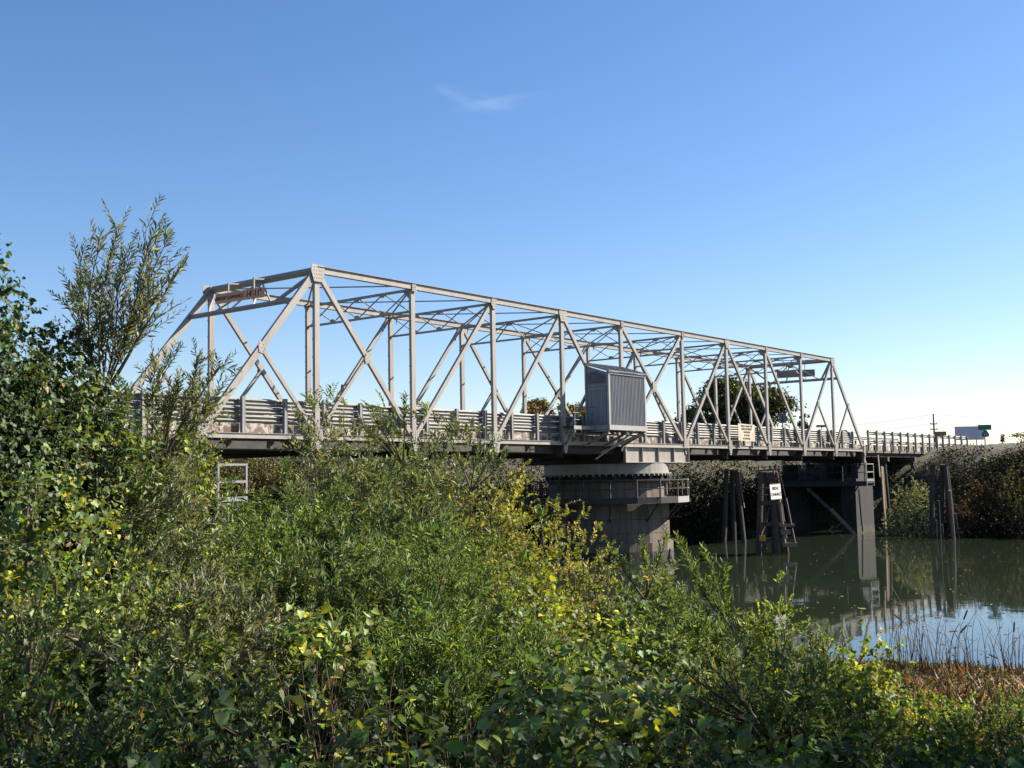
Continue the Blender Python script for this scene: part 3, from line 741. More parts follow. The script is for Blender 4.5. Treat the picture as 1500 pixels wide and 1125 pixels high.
# pivot of far side navigation gear: small posts on the deck
for (px, y, zt, lb_) in ((480, .8, 2.1, 'thin dark post standing above the rail beside the second panel of the truss'),):
    pass

# ------------------------------------------------------------------ dolphins (pile clusters)
def dolphin(c, legs, ztop, label, capm='rust'):
    c = Vector(c); t = empty('pile_dolphin', (c.x, c.y, WATER_Z - 1), label, 'pile cluster')
    u = Vector((CR[0], CR[1], 0)).normalized(); v = Vector((CF[0], CF[1], 0)).normalized()
    for (a0, b0, a1, b1, r, zt, m_) in legs:
        p0 = c + u * a0 + v * b0; p1 = c + u * a1 + v * b1
        part('pile', MB().tube([(p0.x, p0.y, ztop + zt), (p0.x * .45 + p1.x * .55 + .03, p0.y * .45 + p1.y * .55, (ztop + zt) * .45 + (WATER_Z - 1.2) * .55), (p1.x, p1.y, WATER_Z - 1.2)], r * .95, r, 9), m_, t)
    return t, u, v
# the one that carries the sign
D1 = Vector((38.9, -4.1, 0))
t1, u, v = dolphin(D1, [(-.45, -.1, -.95, -.3, .19, -.1, 'timber'), (-.1, .35, -.35, 1.0, .18, -.1, 'timber'), (.05, -.3, .25, -.7, .19, -.12, 'timber'), (.45, .25, 1.05, .7, .19, -.1, 'timber'), (.42, -.3, .95, -.6, .13, -.15, 'timber'), (-.25, .0, -.6, .2, .17, -.1, 'timber'), (.25, .5, .5, 1.2, .18, -.1, 'timber')], -1.6, 'dark pile cluster with rusty steel cap that carries the white clearance sign')
def Pq(c, a, b, z): p = c + u * a + v * b; return Vector((p.x, p.y, z))
part('steel_cap', MB().beam(Pq(D1, -.72, -.05, -1.62), Pq(D1, .62, -.05, -1.55), .5, .12, (0, 0, 1)), 'rust', t1)
for a_ in (.25, .58): part('strap', MB().beam(Pq(D1, a_, -.42, -1.6), Pq(D1, a_ + .12 + (a_ - .25) * .5, -.5, -3.2), .07, .05, (0, 0, 1)), 'rust', t1)
part('strap', MB().beam(Pq(D1, .2, -.45, -2.15), Pq(D1, .68, -.45, -2.12), .05, .12, (0, 0, 1)), 'rust', t1)
for (z_, w0, w1) in ((-3.6, -.62, .72), (-4.9, -.75, .85), (-5.9, -.85, .95)): part('cross_timber', MB().beam(Pq(D1, w0, -.52, z_), Pq(D1, w1, -.5, z_ + .06), .12, .26, (0, 0, 1)), 'timber', t1)
part('cross_timber', MB().beam(Pq(D1, -.8, -.45, -5.8), Pq(D1, .55, -.4, -2.3), .1, .22, (1, 0, 0)), 'timber', t1)
part('cap_bolts', MB().tube([Pq(D1, -.25, 0, -1.56), Pq(D1, -.25, 0, -1.42)], .05, .05, 8).tube([Pq(D1, .15, .1, -1.52), Pq(D1, .15, .1, -1.3)], .09, .07, 8).tube([Pq(D1, .45, .1, -1.5), Pq(D1, .5, .1, -1.25)], .11, .08, 8), 'walk', t1)
for (a0, a1, z, h_) in ((.35, 1.25, -4.95, .16), (.42, .98, -5.35, .30), (.5, 1.35, -6.12, .24)):
    part('fender_timber', MB().beam(Pq(D1, a0, -.95, z), Pq(D1, a1, -1.0, z), .22, h_, (0, 0, 1)), 'lumber', t1)
part('fender_timber', MB().beam(Pq(D1, .4, -.9, -3.3), Pq(D1, .62, -.98, -6.0), .10, .12), 'lumber', t1)
part('fender_timber', MB().beam(Pq(D1, .80, -.9, -3.3), Pq(D1, 1.22, -.98, -6.0), .10, .12), 'timber', t1)
s1 = empty('clearance_sign', tuple(Pq(D1, .4, -1.1, -3.0)), 'white sign reading BRIDGE CLEARANCE fixed low on the dark pile cluster', 'sign')
P00 = at(1127.5, 710.0, 66.3); P10 = P00 + np.array([1.50, .05, .03]); P01 = P00 + np.array([.14, 0, -.86]); P11 = P10 + np.array([.12, 0, -.86])
P00, P10, P11, P01 = [Vector(p) for p in (P00, P10, P11, P01)]
nv_ = (P10 - P00).cross(P01 - P00).normalized(); nv_ = nv_ if nv_.dot(Vector(CF)) > 0 else -nv_
part('sign_panel', MB().prism([P00, P10, P11, P01], tuple(nv_ * .03)), 'white', s1)
xd = (P10 - P00).normalized(); ud = (P00 - P01).normalized(); cc = (P00 + P10 + P11 + P01) / 4
text('lettering', 'BRIDGE', .27, cc + ud * .19 - nv_ * .006, xd, ud, M['black'], s1, 1.0)
text('lettering', 'CLEARANCE', .27, cc - ud * .17 - nv_ * .006, xd, ud, M['black'], s1, .9)
part('sign_border', MB().beam(P00 + ud * .012, P10 + ud * .012, .02, .04, ud).beam(P01 - ud * .012, P11 - ud * .012, .02, .04, ud), 'lumber', s1)
part('sign_bracket', MB().beam(cc + nv_ * .05 + ud * .2, cc + nv_ * 1.0 + ud * .2, .06, .06).beam(cc + nv_ * .05 - ud * .2, cc + nv_ * 1.0 - ud * .2, .06, .06), 'walk', s1)
yb_ = empty('gauge_board', tuple(Pq(D1, -.75, -1.0, -6.2)), 'small yellow board marked with a dark figure at the waterline of the pile cluster', 'gauge board')
gq = [Vector(at(*p, 66.5)) for p in ((1113, 784.5), (1121.5, 784), (1121.5, 792), (1113.5, 792.5))]
part('board', MB().prism(gq, tuple(nv_ * .04)), 'yellow', yb_)
text('lettering', '1', .24, (gq[0] + gq[1] + gq[2] + gq[3]) / 4 - nv_ * .006, xd, ud, M['black'], yb_)
part('board_post', MB().beam(Pq(D1, -.8, -.65, -6.9), Pq(D1, -.75, -.65, -4.6), .1, .1), 'timber', yb_)
D2 = Vector(at(1073, 740, 82)); D2.z = 0
t2, u, v = dolphin(D2, [(-.35, 0, -.75, .2, .17, 0, 'timber'), (.1, .3, .2, .9, .17, 0, 'timber'), (.3, -.2, .75, -.4, .17, 0, 'timber')], -1.55, 'dark pile cluster standing under the deck between the centre pier and the signed cluster')
part('steel_cap', MB().beam(Pq(D2, -.55, 0, -1.52), Pq(D2, .5, 0, -1.47), .4, .1, (0, 0, 1)), 'rust', t2)
part('strap', MB().beam(Pq(D2, .45, -.3, -1.6), Pq(D2, .75, -.5, -4.2), .08, .06, (0, 0, 1)), 'lumber', t2)
D3 = Vector(at(1384, 740, 84)); D3.z = 0
t3, u, v = dolphin(D3, [(-.7, .2, -.95, .5, .2, 0, 'timber'), (.15, .4, .1, 1.2, .2, 0, 'timber'), (.1, -.1, .5, -.2, .2, -.05, 'timber'), (.32, .1, .75, .1, .16, -.1, 'dconcrete')], -1.35, 'leaning pile cluster with a flat pale cap near the right bank')
part('cap_plank', MB().beam(Pq(D3, -.75, 0, -1.28), Pq(D3, .45, 0, -1.28), .6, .09, (0, 0, 1)), 'lumber', t3)
def pole(px0, py0, px1, py1, d, r, label, m_='lumber', zb=-7.6, grp='loose piles beside the leaning cluster'):
    a_ = Vector(at(px0, py0, d)); b_ = Vector(at(px1, py1, d)); dd = (b_ - a_); k_ = (zb - a_.z) / dd.z if dd.z < 0 else 1
    e = empty('loose_pile', (b_.x, b_.y, WATER_Z), label, 'pile', grp)
    part('pile', MB().tube([a_, a_ + dd * .5, a_ + dd * max(1, k_)], r, r * 1.1, 8), m_, e); return e
pole(1391, 718, 1397, 788, 81.5, .13, 'pale leaning pile directly right of the flat-capped cluster')
pole(1374, 733, 1377, 790, 81, .11, 'thin upright pile left of the pale leaning one', 'dconcrete')
pole(1399, 752, 1404, 785, 82.5, .09, 'short dark pile farthest right in the pile group', 'timber')
pole(1371, 762, 1372, 787, 82.5, .07, 'shortest thin stake left of the upright pile', 'timber')
pole(1380, 768, 1382, 790, 82, .07, 'short thin stake between the two taller piles', 'timber')
fp = empty('fender_plank', (64.6, -1.25, WATER_Z), 'tall thin weathered plank standing in the water before the right pier', 'plank')
part('plank', MB().beam((64.3, -1.4, -.45), (64.5, -1.4, -2.2), .2, .07, (0, 1, 0)), 'lumber', fp)
part('plank', MB().beam((64.9, -1.42, -1.35), (65.3, -1.42, -7.9), .34, .10, (0, 1, 0)), 'lumber', fp)
for (pa, pb_, dd_, lb_, m_) in (((1217, 746), (1252, 782), 90, 'pale broken plank slanting into the water before the right pier', 'lumber'), ((1183, 716), (1219, 749), 90.4, 'dark timber strut slanting behind the pale broken plank', 'timber')):
    a_ = Vector(at(*pa, dd_)); b_ = Vector(at(*pb_, dd_))
    e = empty('slanting_timber', tuple(b_), lb_, 'timber'); part('plank', MB().beam(a_, b_ + (b_ - a_) * .12, .14, .26, (0, 0, 1)), m_, e)
for (px0, py0, px1, py1, d_, lb_) in ((1293, 684, 1298, 745, 93, 'thin pale strip of timber hanging on the first trestle bent'), (1356, 677, 1359, 700, 100, 'short pale strip hanging under the trestle beside the flat-capped cluster')):
    a_ = Vector(at(px0, py0, d_)); b_ = Vector(at(px1, py1, d_)); e = empty('timber_strip', tuple(b_), lb_, 'timber strip'); part('plank', MB().beam(a_, b_, .12, .1), 'lumber', e)

# ------------------------------------------------------------------ roadside things beyond the bridge
def facing(c, w, h, px_tilt=0.0):
    """rectangle facing the river camera side, at c"""
    r = Vector((CR[0], CR[1], 0)).normalized(); z = Vector((0, 0, 1)); c = Vector(c)
    return [c - r * w / 2 + z * h / 2, c + r * w / 2 + z * h / 2, c + r * w / 2 - z * h / 2, c - r * w / 2 - z * h / 2], r
vF = Vector((CF[0], CF[1], 0)).normalized()
def roadsign(name, label, c, w, h, m_, posts=1, pm='grey', txt=None, cat='sign', bottom=None):
    q_, r = facing(c, w, h); c = Vector(c); g = gz(c.x, c.y)
    e = empty(name, (c.x, c.y, g), label, cat)
    part('sign_panel', MB().prism(q_, tuple(vF * .04)), m_, e)
    for k in range(posts):
        o = r * ((k - (posts - 1) / 2) * w * .5) + vF * .1
        part('sign_post', MB().beam((c.x + o.x, c.y + o.y, g - .3), (c.x + o.x, c.y + o.y, c.z + h * .4), .09, .09), pm, e)
    return e, r
P = at(1420, 634.5, 130); roadsign('billboard', 'large pale lilac board at the right end of the approach rail', P, 3.3, 1.55, 'lilac', 2)
P = at(1442.5, 626, 110); e, r = roadsign('road_sign', 'green rectangular road sign with a green spade-shaped route marker under it', P, 1.27, .50, 'green', 1)
c = Vector(at(1443.5, 635, 109.9))
sp = []
for k in range(9):
    t = math.pi * k / 8; sp.append((.34 * math.cos(math.pi * 0 + t) * -1, -.12 - .0))
shape = [(-.13, .33), (.13, .33), (.24, .14), (.36, -.05), (.34, -.26), (.2, -.34), (-.2, -.34), (-.34, -.26), (-.36, -.05), (-.24, .14)]
part('route_marker', MB().prism([c + r * a_ + Vector((0, 0, b__)) for a_, b__ in shape], tuple(vF * .03)), 'green', e)
text('lettering', '12', .34, c - vF * .02 - Vector((0, 0, .08)), r, (0, 0, 1), M['white'], e)
P = at(1377.5, 635.3, 105); roadsign('road_sign', 'small orange-brown road sign seen above the approach guardrail', P, 1.1, .40, 'orange', 2)
P = at(1204, 624, 150); roadsign('street_sign', 'small green street name sign seen behind the right end post', P, 1.5, .28, 'green', 1)
P = at(1146.5, 612.5, 100); e, r = roadsign('traffic_sign', 'grey back of a two-panel traffic sign before the dark oak', (P[0], P[1], P[2]), .66, .85, 'signback', 1)
part('sign_stiffener', MB().beam(Vector(P) - vF * .03 + Vector((0, 0, -.4)), Vector(P) - vF * .03 + Vector((0, 0, .42)), .08, .05), 'under', e)
# curved grey post by the deck
e = empty('signal_post', (56.5, 6.2, .2), 'slim grey post with curved top standing at the far edge of the deck', 'post')
a_ = at(1159, 652, 97); part('post', MB().tube([(a_[0], a_[1], -.1), (a_[0], a_[1], 1.9), (a_[0] - .15, a_[1] + .1, 2.25), (a_[0] - .5, a_[1] + .3, 2.4)], .05, .045, 7), 'grey', e)
e.location = (a_[0], a_[1], .2)
for ch in e.children: ch.location = -Vector(e.location)
e = empty('marker_post', (9.2, .9, .2), 'short dark marker post rising above the guardrail near the left portal', 'post')
part('post', MB().beam((7.95, .75, .2), (7.95, .75, 2.35), .09, .09), 'grey', e)
# utility poles and wires
UP = [at(1367, 606, 170), at(1700, 600, 190), at(1085, 625, 230)]
def upole(p, label):
    g = gz(p[0], p[1]); e = empty('utility_pole', (p[0], p[1], g), label, 'utility pole')
    part('pole_shaft', MB().tube([(p[0], p[1], g - .3), (p[0], p[1], p[2])], .17, .1, 8), 'bark', e)
    rr = Vector((CR[0], CR[1], 0)).normalized(); b_ = Vector(p)
    for dz, w in ((-1.55, .5), (-2.35, .55)):
        part('crossarm', MB().beam(b_ + rr * -w + Vector((0, 0, dz)), b_ + rr * w + Vector((0, 0, dz)), .1, .12, (0, 0, 1)), 'bark', e)
    for dx, dz in ((-.45, -1.4), (.5, -1.35), (.45, -2.2), (-.45, -2.2)): part('insulator', MB().tube([b_ + rr * dx + Vector((0, 0, dz - .1)), b_ + rr * dx + Vector((0, 0, dz + .12))], .06, .05, 6), 'porcelain', e)
    return e
upole(UP[0], 'thin utility pole on the skyline behind the orange-brown road sign')
upole(UP[1], 'utility pole out past the right end of the bank'); upole(UP[2], 'utility pole in the far distance behind the dark oak')
def wire(a_, b_, sag, lb_, r=.018):
    a_, b_ = Vector(a_), Vector(b_); pts = [a_.lerp(b_, k / 14) - Vector((0, 0, sag * 4 * (k / 14) * (1 - k / 14))) for k in range(15)]
    tag(MB().tube(pts, r, r, 4).build('power_line', M['under']), lb_, 'power line', 'power lines on the skyline')
for (i, j) in ((2, 0), (0, 1)):
    for dz, w_ in ((-.1, 'upper'), (-1.4, 'lower')):
        wire(UP[i] + np.array([0, 0, dz]), UP[j] + np.array([0, 0, dz]), 1.0, '%s thin power line running %s of the utility pole by the orange-brown sign' % (w_, 'left' if i == 2 else 'right'))

# ================================================================== VEGETATION
def nrm(a): return a / (np.linalg.norm(a, axis=-1, keepdims=True) + 1e-9)
T_NARROW = (np.array([(0, 0, 0), (-.5, .42, .09), (0, 1, -.10), (.5, .42, .09)]), [(0, 2, 1), (0, 3, 2)])
T_LANCE = (np.array([(0, 0, 0), (-.5, .33, .06), (-.36, .7, .03), (0, 1, -.14), (.36, .7, .03), (.5, .33, .06)]), [(0, 2, 1), (0, 3, 2), (0, 4, 3), (0, 5, 4)])
T_HEART = (np.array([(0, .06, 0), (-.32, -.06, .05), (-.52, .26, .10), (-.30, .68, .04), (0, 1, -.14), (.30, .68, .04), (.52, .26, .10), (.32, -.06, .05)]),
           [(0, 2, 1), (0, 3, 2), (0, 4, 3), (0, 5, 4), (0, 6, 5), (0, 7, 6)])
T_OVAL = (np.array([(0, 0, 0), (-.5, .45, .07), (0, 1, -.08), (.5, .45, .07)]), [(0, 2, 1), (0, 3, 2)])
TEMPL = {'narrow': T_NARROW, 'lance': T_LANCE, 'heart': T_HEART, 'oval': T_OVAL}
TRIS = 0
def leaf_mesh(pos, d, nr, ln, wd, tint, templ, name='foliage'):
    global TRIS
    tv, tf = TEMPL[templ]; N = len(pos); k = len(tv); d = nrm(d)
    nr = nrm(nr - d * (nr * d).sum(-1, keepdims=True)); s = np.cross(d, nr)
    V = pos[:, None] + s[:, None] * (tv[None, :, 0:1] * wd[:, None, None]) + d[:, None] * (tv[None, :, 1:2] * ln[:, None, None]) + nr[:, None] * (tv[None, :, 2:3] * ln[:, None, None])
    F = (np.array(tf)[None] + (np.arange(N) * k)[:, None, None]).reshape(-1, 3); TRIS += len(F)
    me = bpy.data.meshes.new(name); me.vertices.add(N * k); me.vertices.foreach_set('co', V.reshape(-1).astype(np.float32))
    me.loops.add(F.size); me.loops.foreach_set('vertex_index', F.ravel().astype(np.int32))
    me.polygons.add(len(F)); me.polygons.foreach_set('loop_start', np.arange(0, F.size, 3, dtype=np.int32)); me.update(calc_edges=True)
    at_ = me.color_attributes.new('tint', 'FLOAT_COLOR', 'POINT')
    c = np.ones((N, k, 4), np.float32); c[:, :, :3] = tint[:, None]; at_.data.foreach_set('color', c.ravel())
    return me
def stems_mesh(P, r0, r1, k=3, name='stems'):
    """P (S, n, 3) polylines -> tapered k-sided tubes in one mesh"""
    global TRIS
    S, n, _ = P.shape; D = nrm(np.gradient(P, axis=1)); a = np.cross(D, np.array([.31, .22, .92])); a = nrm(a); b = np.cross(D, a)
    r = (r0[:, None] + (r1 - r0)[:, None] * np.linspace(0, 1, n)[None])
    ang = 2 * np.pi * np.arange(k) / k
    V = P[:, :, None] + r[:, :, None, None] * (a[:, :, None] * np.cos(ang)[None, None, :, None] + b[:, :, None] * np.sin(ang)[None, None, :, None])
    base = (np.arange(S) * n * k)[:, None, None] + (np.arange(n - 1) * k)[None, :, None]
    j = np.arange(k); q = np.stack([base + j, base + (j + 1) % k, base + k + (j + 1) % k, base + k + j], -1).reshape(-1, 4); TRIS += 2 * len(q)
    me = bpy.data.meshes.new(name); me.vertices.add(S * n * k); me.vertices.foreach_set('co', V.reshape(-1).astype(np.float32))
    me.loops.add(q.size); me.loops.foreach_set('vertex_index', q.ravel().astype(np.int32)); me.polygons.add(len(q))
    me.polygons.foreach_set('loop_start', np.arange(0, q.size, 4, dtype=np.int32)); me.update(calc_edges=True); return me
def tints(N, base, var=.25, yellow=0.0, ycol=(.46, .46, .05), dry=0.0, dcol=(.28, .17, .08), patch=None):
    b = np.array(base)[None] * np.exp(RNG.normal(0, var, (N, 1))) * np.exp(RNG.normal(0, .10, (N, 3)))
    u = RNG.random(N); yl = yellow if patch is None else yellow * patch
    m = u < yl; b[m] = np.array(ycol) * np.exp(RNG.normal(0, .25, (m.sum(), 1)))
    m = (u > 1 - dry); b[m] = np.array(dcol) * np.exp(RNG.normal(0, .3, (m.sum(), 1)))
    return np.clip(b * .87, .003, .45)

PAL = {  # leaf colours: base, variance, share of yellow leaves, share of dry leaves
    'willow': dict(base=(.145, .185, .075), var=.25, yellow=.015, dry=.01),
    'greywillow': dict(base=(.175, .195, .115), var=.25, yellow=.01, dry=.02),
    'fresh': dict(base=(.135, .195, .058), var=.25, yellow=.03, dry=.005),
    'vine': dict(base=(.115, .155, .052), var=.3, yellow=.055, dry=.015),
    'vineshade': dict(base=(.05, .08, .03), var=.3, yellow=.02, dry=.01),  # vine leaves with the shade of the heaps put into the tint
    'lime': dict(base=(.17, .225, .045), var=.3, yellow=.22, dry=.03),
    'ochre': dict(base=(.18, .195, .05), var=.3, yellow=.16, ycol=(.36, .32, .05), dry=.07, dcol=(.25, .11, .05)),
    'dark': dict(base=(.06, .085, .035), var=.3, yellow=.01, dry=.03),  # tint lowered to carry the shade these shrubs stand in
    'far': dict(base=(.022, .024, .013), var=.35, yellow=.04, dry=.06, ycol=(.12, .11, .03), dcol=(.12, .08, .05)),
    'farrust': dict(base=(.09, .06, .035), var=.3, yellow=.12, dry=.25, ycol=(.2, .14, .04)),
    'farolive': dict(base=(.095, .092, .04), var=.3, yellow=.12, dry=.05, ycol=(.22, .2, .06)),
}
PAL['farlit'] = dict(base=(.24, .25, .14), var=.4, yellow=.05, dry=.03)  # sunlight on these bushes is put into the paler leaf tint
def lump(dirs, seed, amp=.28):
    r = np.random.default_rng(seed); v = np.ones(len(dirs))
    for k in range(7):
        w = r.normal(0, 1, 3) * (1.6 + k * .9); v += amp * .42 * np.sin(dirs @ w * 1.6 + r.random() * 6.28) / (1 + .25 * k)
    return v

def mound(name, label, cat, top, half, pal, kind='willow', leaf=None, dens=1.0, depth=None, group=None, seed=None, base_z=None, mat_='willow', stem='greentwig', shoots=0, shoot_len=(.4, .8), big=0, fwd=None, min_up=-.15, solid=False):
    """a shrub: twigs standing out of a lumpy dome, leaves along every twig, an inner layer tinted darker for shade and a few bare stems"""
    x, y, z = [float(t) for t in top]
    g = gz(x, y) if base_z is None else base_z
    z -= {'willow': .16, 'lance': .15, 'vine': .12, 'oval': .10, 'far': .3}[kind] * (leaf or 1) ** .5
    h = max(.3, z - g); depth = depth or half * .9
    seed = seed if seed is not None else int(RNG.integers(1e6)); rg = np.random.default_rng(seed)
    u = np.array([CR[0], CR[1], 0]); u /= np.linalg.norm(u); v = np.array([CF[0], CF[1], 0]); v /= np.linalg.norm(v)
    c = np.array([x, y, g])
    e = empty(name, (x, y, g), label, cat, group)
    LN, WD, SP, TW, TP, CNT = {'willow': (.075, .0145, .011, .34, 'narrow', 230), 'lance': (.085, .022, .016, .3, 'narrow', 150), 'vine': (.068, .060, .055, .30, 'heart', 120), 'oval': (.045, .026, .016, .26, 'oval', 170), 'far': (.19, .10, .09, .8, 'oval', 14)}[kind]
    if leaf: LN *= leaf; WD *= leaf; SP *= leaf; TW *= leaf ** .5; CNT = CNT / leaf ** 1.5
    area = 2 * math.pi * ((half * depth) ** .8 + (half * h) ** .8 + (depth * h) ** .8) / 3 * 1.0
    n = int(area * CNT * dens * .9) + 20
    d0 = nrm(rg.normal(0, 1, (n * 2, 3))); d0[:, 2] = np.abs(d0[:, 2]) * 1.0 + min_up * rg.random(n * 2); d0 = nrm(d0)[:n]
    lm = lump(d0, seed, .12 if solid else .28)
    rad = np.where(rg.random(n) < .78, rg.uniform(.78, 1.0, n), rg.uniform(.35, .8, n)) * lm
    # superellipse dome: fuller shoulders than a ball
    q = np.stack([d0[:, 0], d0[:, 1], d0[:, 2]], -1); pw = (np.abs(q) ** 2.6).sum(-1) ** (-1 / 2.6); q = q * pw[:, None]
    S = c + (u * q[:, :1] * half + v * q[:, 1:2] * depth) * rad[:, None] + np.array([0, 0, 1.0]) * (q[:, 2:3] * h * .97) * rad[:, None]
    if kind != 'far' and not solid:
        rk = np.random.default_rng(seed + 7); hol = np.zeros(n)
        for kk in range(5):
            wv = rk.normal(0, 1, 3); wv /= np.linalg.norm(wv); hol += np.sin(S @ wv * (2 * math.pi / rk.uniform(.35, .9)) + rk.random() * 6.28) / 5 ** .5
        keepm = (hol > -.36 + .25 * rk.random(n)) | (rk.random(n) < .05)
        S = S - nrm(S - c) * (np.clip(-hol, -.9, 1.2) * .16)[:, None]
        S, d0, q, rad, lm = S[keepm], d0[keepm], q[keepm], rad[keepm], lm[keepm]; n = len(S)
    S[:, 2] = np.maximum(S[:, 2], g + .02)
    out = nrm(u * q[:, :1] / half + v * q[:, 1:2] / depth + np.array([0, 0, 1.0]) * q[:, 2:3] / h)
    d = nrm(out * rg.uniform(.25, .9, (n, 1)) + np.array([0, 0, .55 if kind != 'vine' else .1]) + rg.normal(0, .38, (n, 3)))
    L = TW * rg.uniform(.5, 1.35, n)
    m = max(3, int(TW / SP / (1.0 if kind != 'far' else 1)))
    tt = (np.arange(m)[None] + rg.random((n, m)) * .6) / m
    droop = rg.uniform(.05, .35, n) * L
    P = S[:, None] + d[:, None] * (L[:, None] * tt)[..., None]; P[..., 2] -= droop[:, None] * tt ** 2
    side = nrm(np.cross(d, rg.normal(0, 1, (n, 3))))[:, None] * np.where(np.arange(m) % 2, 1, -1)[None, :, None]
    if kind == 'vine':
        ld = nrm(side * .6 + rg.normal(0, .5, (n, m, 3)) + np.array([0, 0, -.55]) + out[:, None] * .35); nr_ = out[:, None] * .9 + np.array([0, 0, .75]) + rg.normal(0, .42, (n, m, 3))
    elif kind == 'far':
        ld = nrm(rg.normal(0, 1, (n, m, 3))); nr_ = rg.normal(0, .8, (n, m, 3)) + np.array([0, 0, .6])
    else:
        ld = nrm(d[:, None] * .85 + side * .75 + rg.normal(0, .25, (n, m, 3))); nr_ = rg.normal(0, .6, (n, m, 3)) + np.array([0, 0, .8])
    N = n * m
    sz = np.clip(np.exp(rg.normal(0, .22, N)), .5, 1.7) * np.tile(1 - .35 * (np.arange(m) / m) ** 2, n)
    patch = np.clip(.6 + 2.2 * np.sin(S @ np.array([3.1, 2.7, 3.6]) + seed) * np.sin(S @ np.array([-2.1, 4.7, 1.6]) + seed * 2), .1, 3.5)
    tn = tints(N, patch=np.repeat(patch, m), **PAL[pal])
    tn *= np.repeat(np.exp(rg.normal(0, .14, n)), m)[:, None]
    f_ = put('foliage', leaf_mesh(P.reshape(-1, 3), ld.reshape(-1, 3), nr_.reshape(-1, 3) if nr_.shape == ld.shape else np.broadcast_to(nr_, ld.shape).reshape(-1, 3), LN * sz, WD * sz * rg.uniform(.85, 1.2, N), tn, TP), e, M[mat_]); f_['kind'] = 'stuff'
    # coarser inner foliage, tint darkened to suggest shade inside the shrub
    if kind != 'far':
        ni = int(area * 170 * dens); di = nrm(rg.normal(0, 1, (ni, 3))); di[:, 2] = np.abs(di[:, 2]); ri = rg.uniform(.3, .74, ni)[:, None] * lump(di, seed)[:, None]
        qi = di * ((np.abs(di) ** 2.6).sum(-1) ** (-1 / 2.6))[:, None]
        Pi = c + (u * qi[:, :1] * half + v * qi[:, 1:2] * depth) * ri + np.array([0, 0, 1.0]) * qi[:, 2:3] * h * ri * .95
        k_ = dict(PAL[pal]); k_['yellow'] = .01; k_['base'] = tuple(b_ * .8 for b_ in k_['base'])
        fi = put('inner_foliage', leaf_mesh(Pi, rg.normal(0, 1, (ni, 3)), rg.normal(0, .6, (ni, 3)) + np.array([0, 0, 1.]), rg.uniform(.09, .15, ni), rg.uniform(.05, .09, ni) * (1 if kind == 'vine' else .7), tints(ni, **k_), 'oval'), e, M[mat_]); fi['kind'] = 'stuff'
    # stems fanning from the ground, twigs
    ns = 12; t_ = np.linspace(0, 1, 6); dd = nrm(rg.normal(0, 1, (ns, 3))); dd[:, 2] = np.abs(dd[:, 2]) + .3; dd = nrm(dd)
    tip = c + (u * dd[:, :1] * half + v * dd[:, 1:2] * depth) * .9 + np.array([0, 0, 1.]) * dd[:, 2:3] * h * .9
    b0 = c + (u * dd[:, :1] + v * dd[:, 1:2]) * .25 * half - np.array([0, 0, .1])
    SP_ = b0[:, None] * (1 - t_)[None, :, None] + tip[:, None] * t_[None, :, None]; SP_[..., 2] += (np.sin(np.pi * t_) * .12 * h)[None]
    SP_ += rg.normal(0, .02, SP_.shape)
    st = put('stems', stems_mesh(SP_, np.full(ns, .012 + .012 * h), np.full(ns, .004), 4), e, M['twig']); st['kind'] = 'stuff'
    if kind != 'far':
        sel = rg.random(n) < .45; tq = np.linspace(-.25, 1, 4)
        TP_ = S[sel][:, None] + d[sel][:, None] * (L[sel][:, None] * tq)[..., None]; TP_[..., 2] -= droop[sel][:, None] * tq ** 2
        tw = put('twigs', stems_mesh(TP_, np.full(sel.sum(), .0035), np.full(sel.sum(), .0014), 3), e, M[stem]); tw['kind'] = 'stuff'
    if big:
        # the largest single leaves
        me = leaf_mesh(np.zeros((1, 3)), np.array([[0, 1., 0]]), np.array([[0, 0, 1.]]), np.ones(1), np.ones(1) * .95, np.array([[.20, .25, .05]]), 'heart', 'leaf'); me.materials.append(M['leaf'])
        me2 = leaf_mesh(np.zeros((1, 3)), np.array([[0, 1., 0]]), np.array([[0, 0, 1.]]), np.ones(1), np.ones(1) * .9, np.array([[.085, .15, .04]]), 'heart', 'leaf'); me2.materials.append(M['leaf'])
        me3 = leaf_mesh(np.zeros((1, 3)), np.array([[0, 1., 0]]), np.array([[0, 0, 1.]]), np.ones(1), np.ones(1) * .9, np.array([[.40, .36, .05]]), 'heart', 'leaf'); me3.materials.append(M['leaf'])
        el = Vector(e.location)
        for k in rg.choice(n, min(n, big), replace=False):
            o = bpy.data.objects.new('leaf', [me, me2, me2, me2, me3][int(rg.integers(5))]); COL.objects.link(o); o.parent = e
            o.location = Vector(S[k] + d[k] * L[k] * .9 + out[k] * .03) - el
            nv2 = Vector(out[k] * .8 + np.array([0, 0, .8]) + rg.normal(0, .35, 3)).normalized(); yv = Vector(rg.normal(0, 1, 3) + np.array([0, 0, -.8])); yv = (yv - nv2 * yv.dot(nv2)).normalized(); xv = yv.cross(nv2)
            s_ = float(rg.uniform(.06, .105)); o.rotation_mode = 'QUATERNION'
            o.rotation_quaternion = Matrix(((xv.x, yv.x, nv2.x), (xv.y, yv.y, nv2.y), (xv.z, yv.z, nv2.z))).to_quaternion(); o.scale = (s_, s_, s_)
    return e

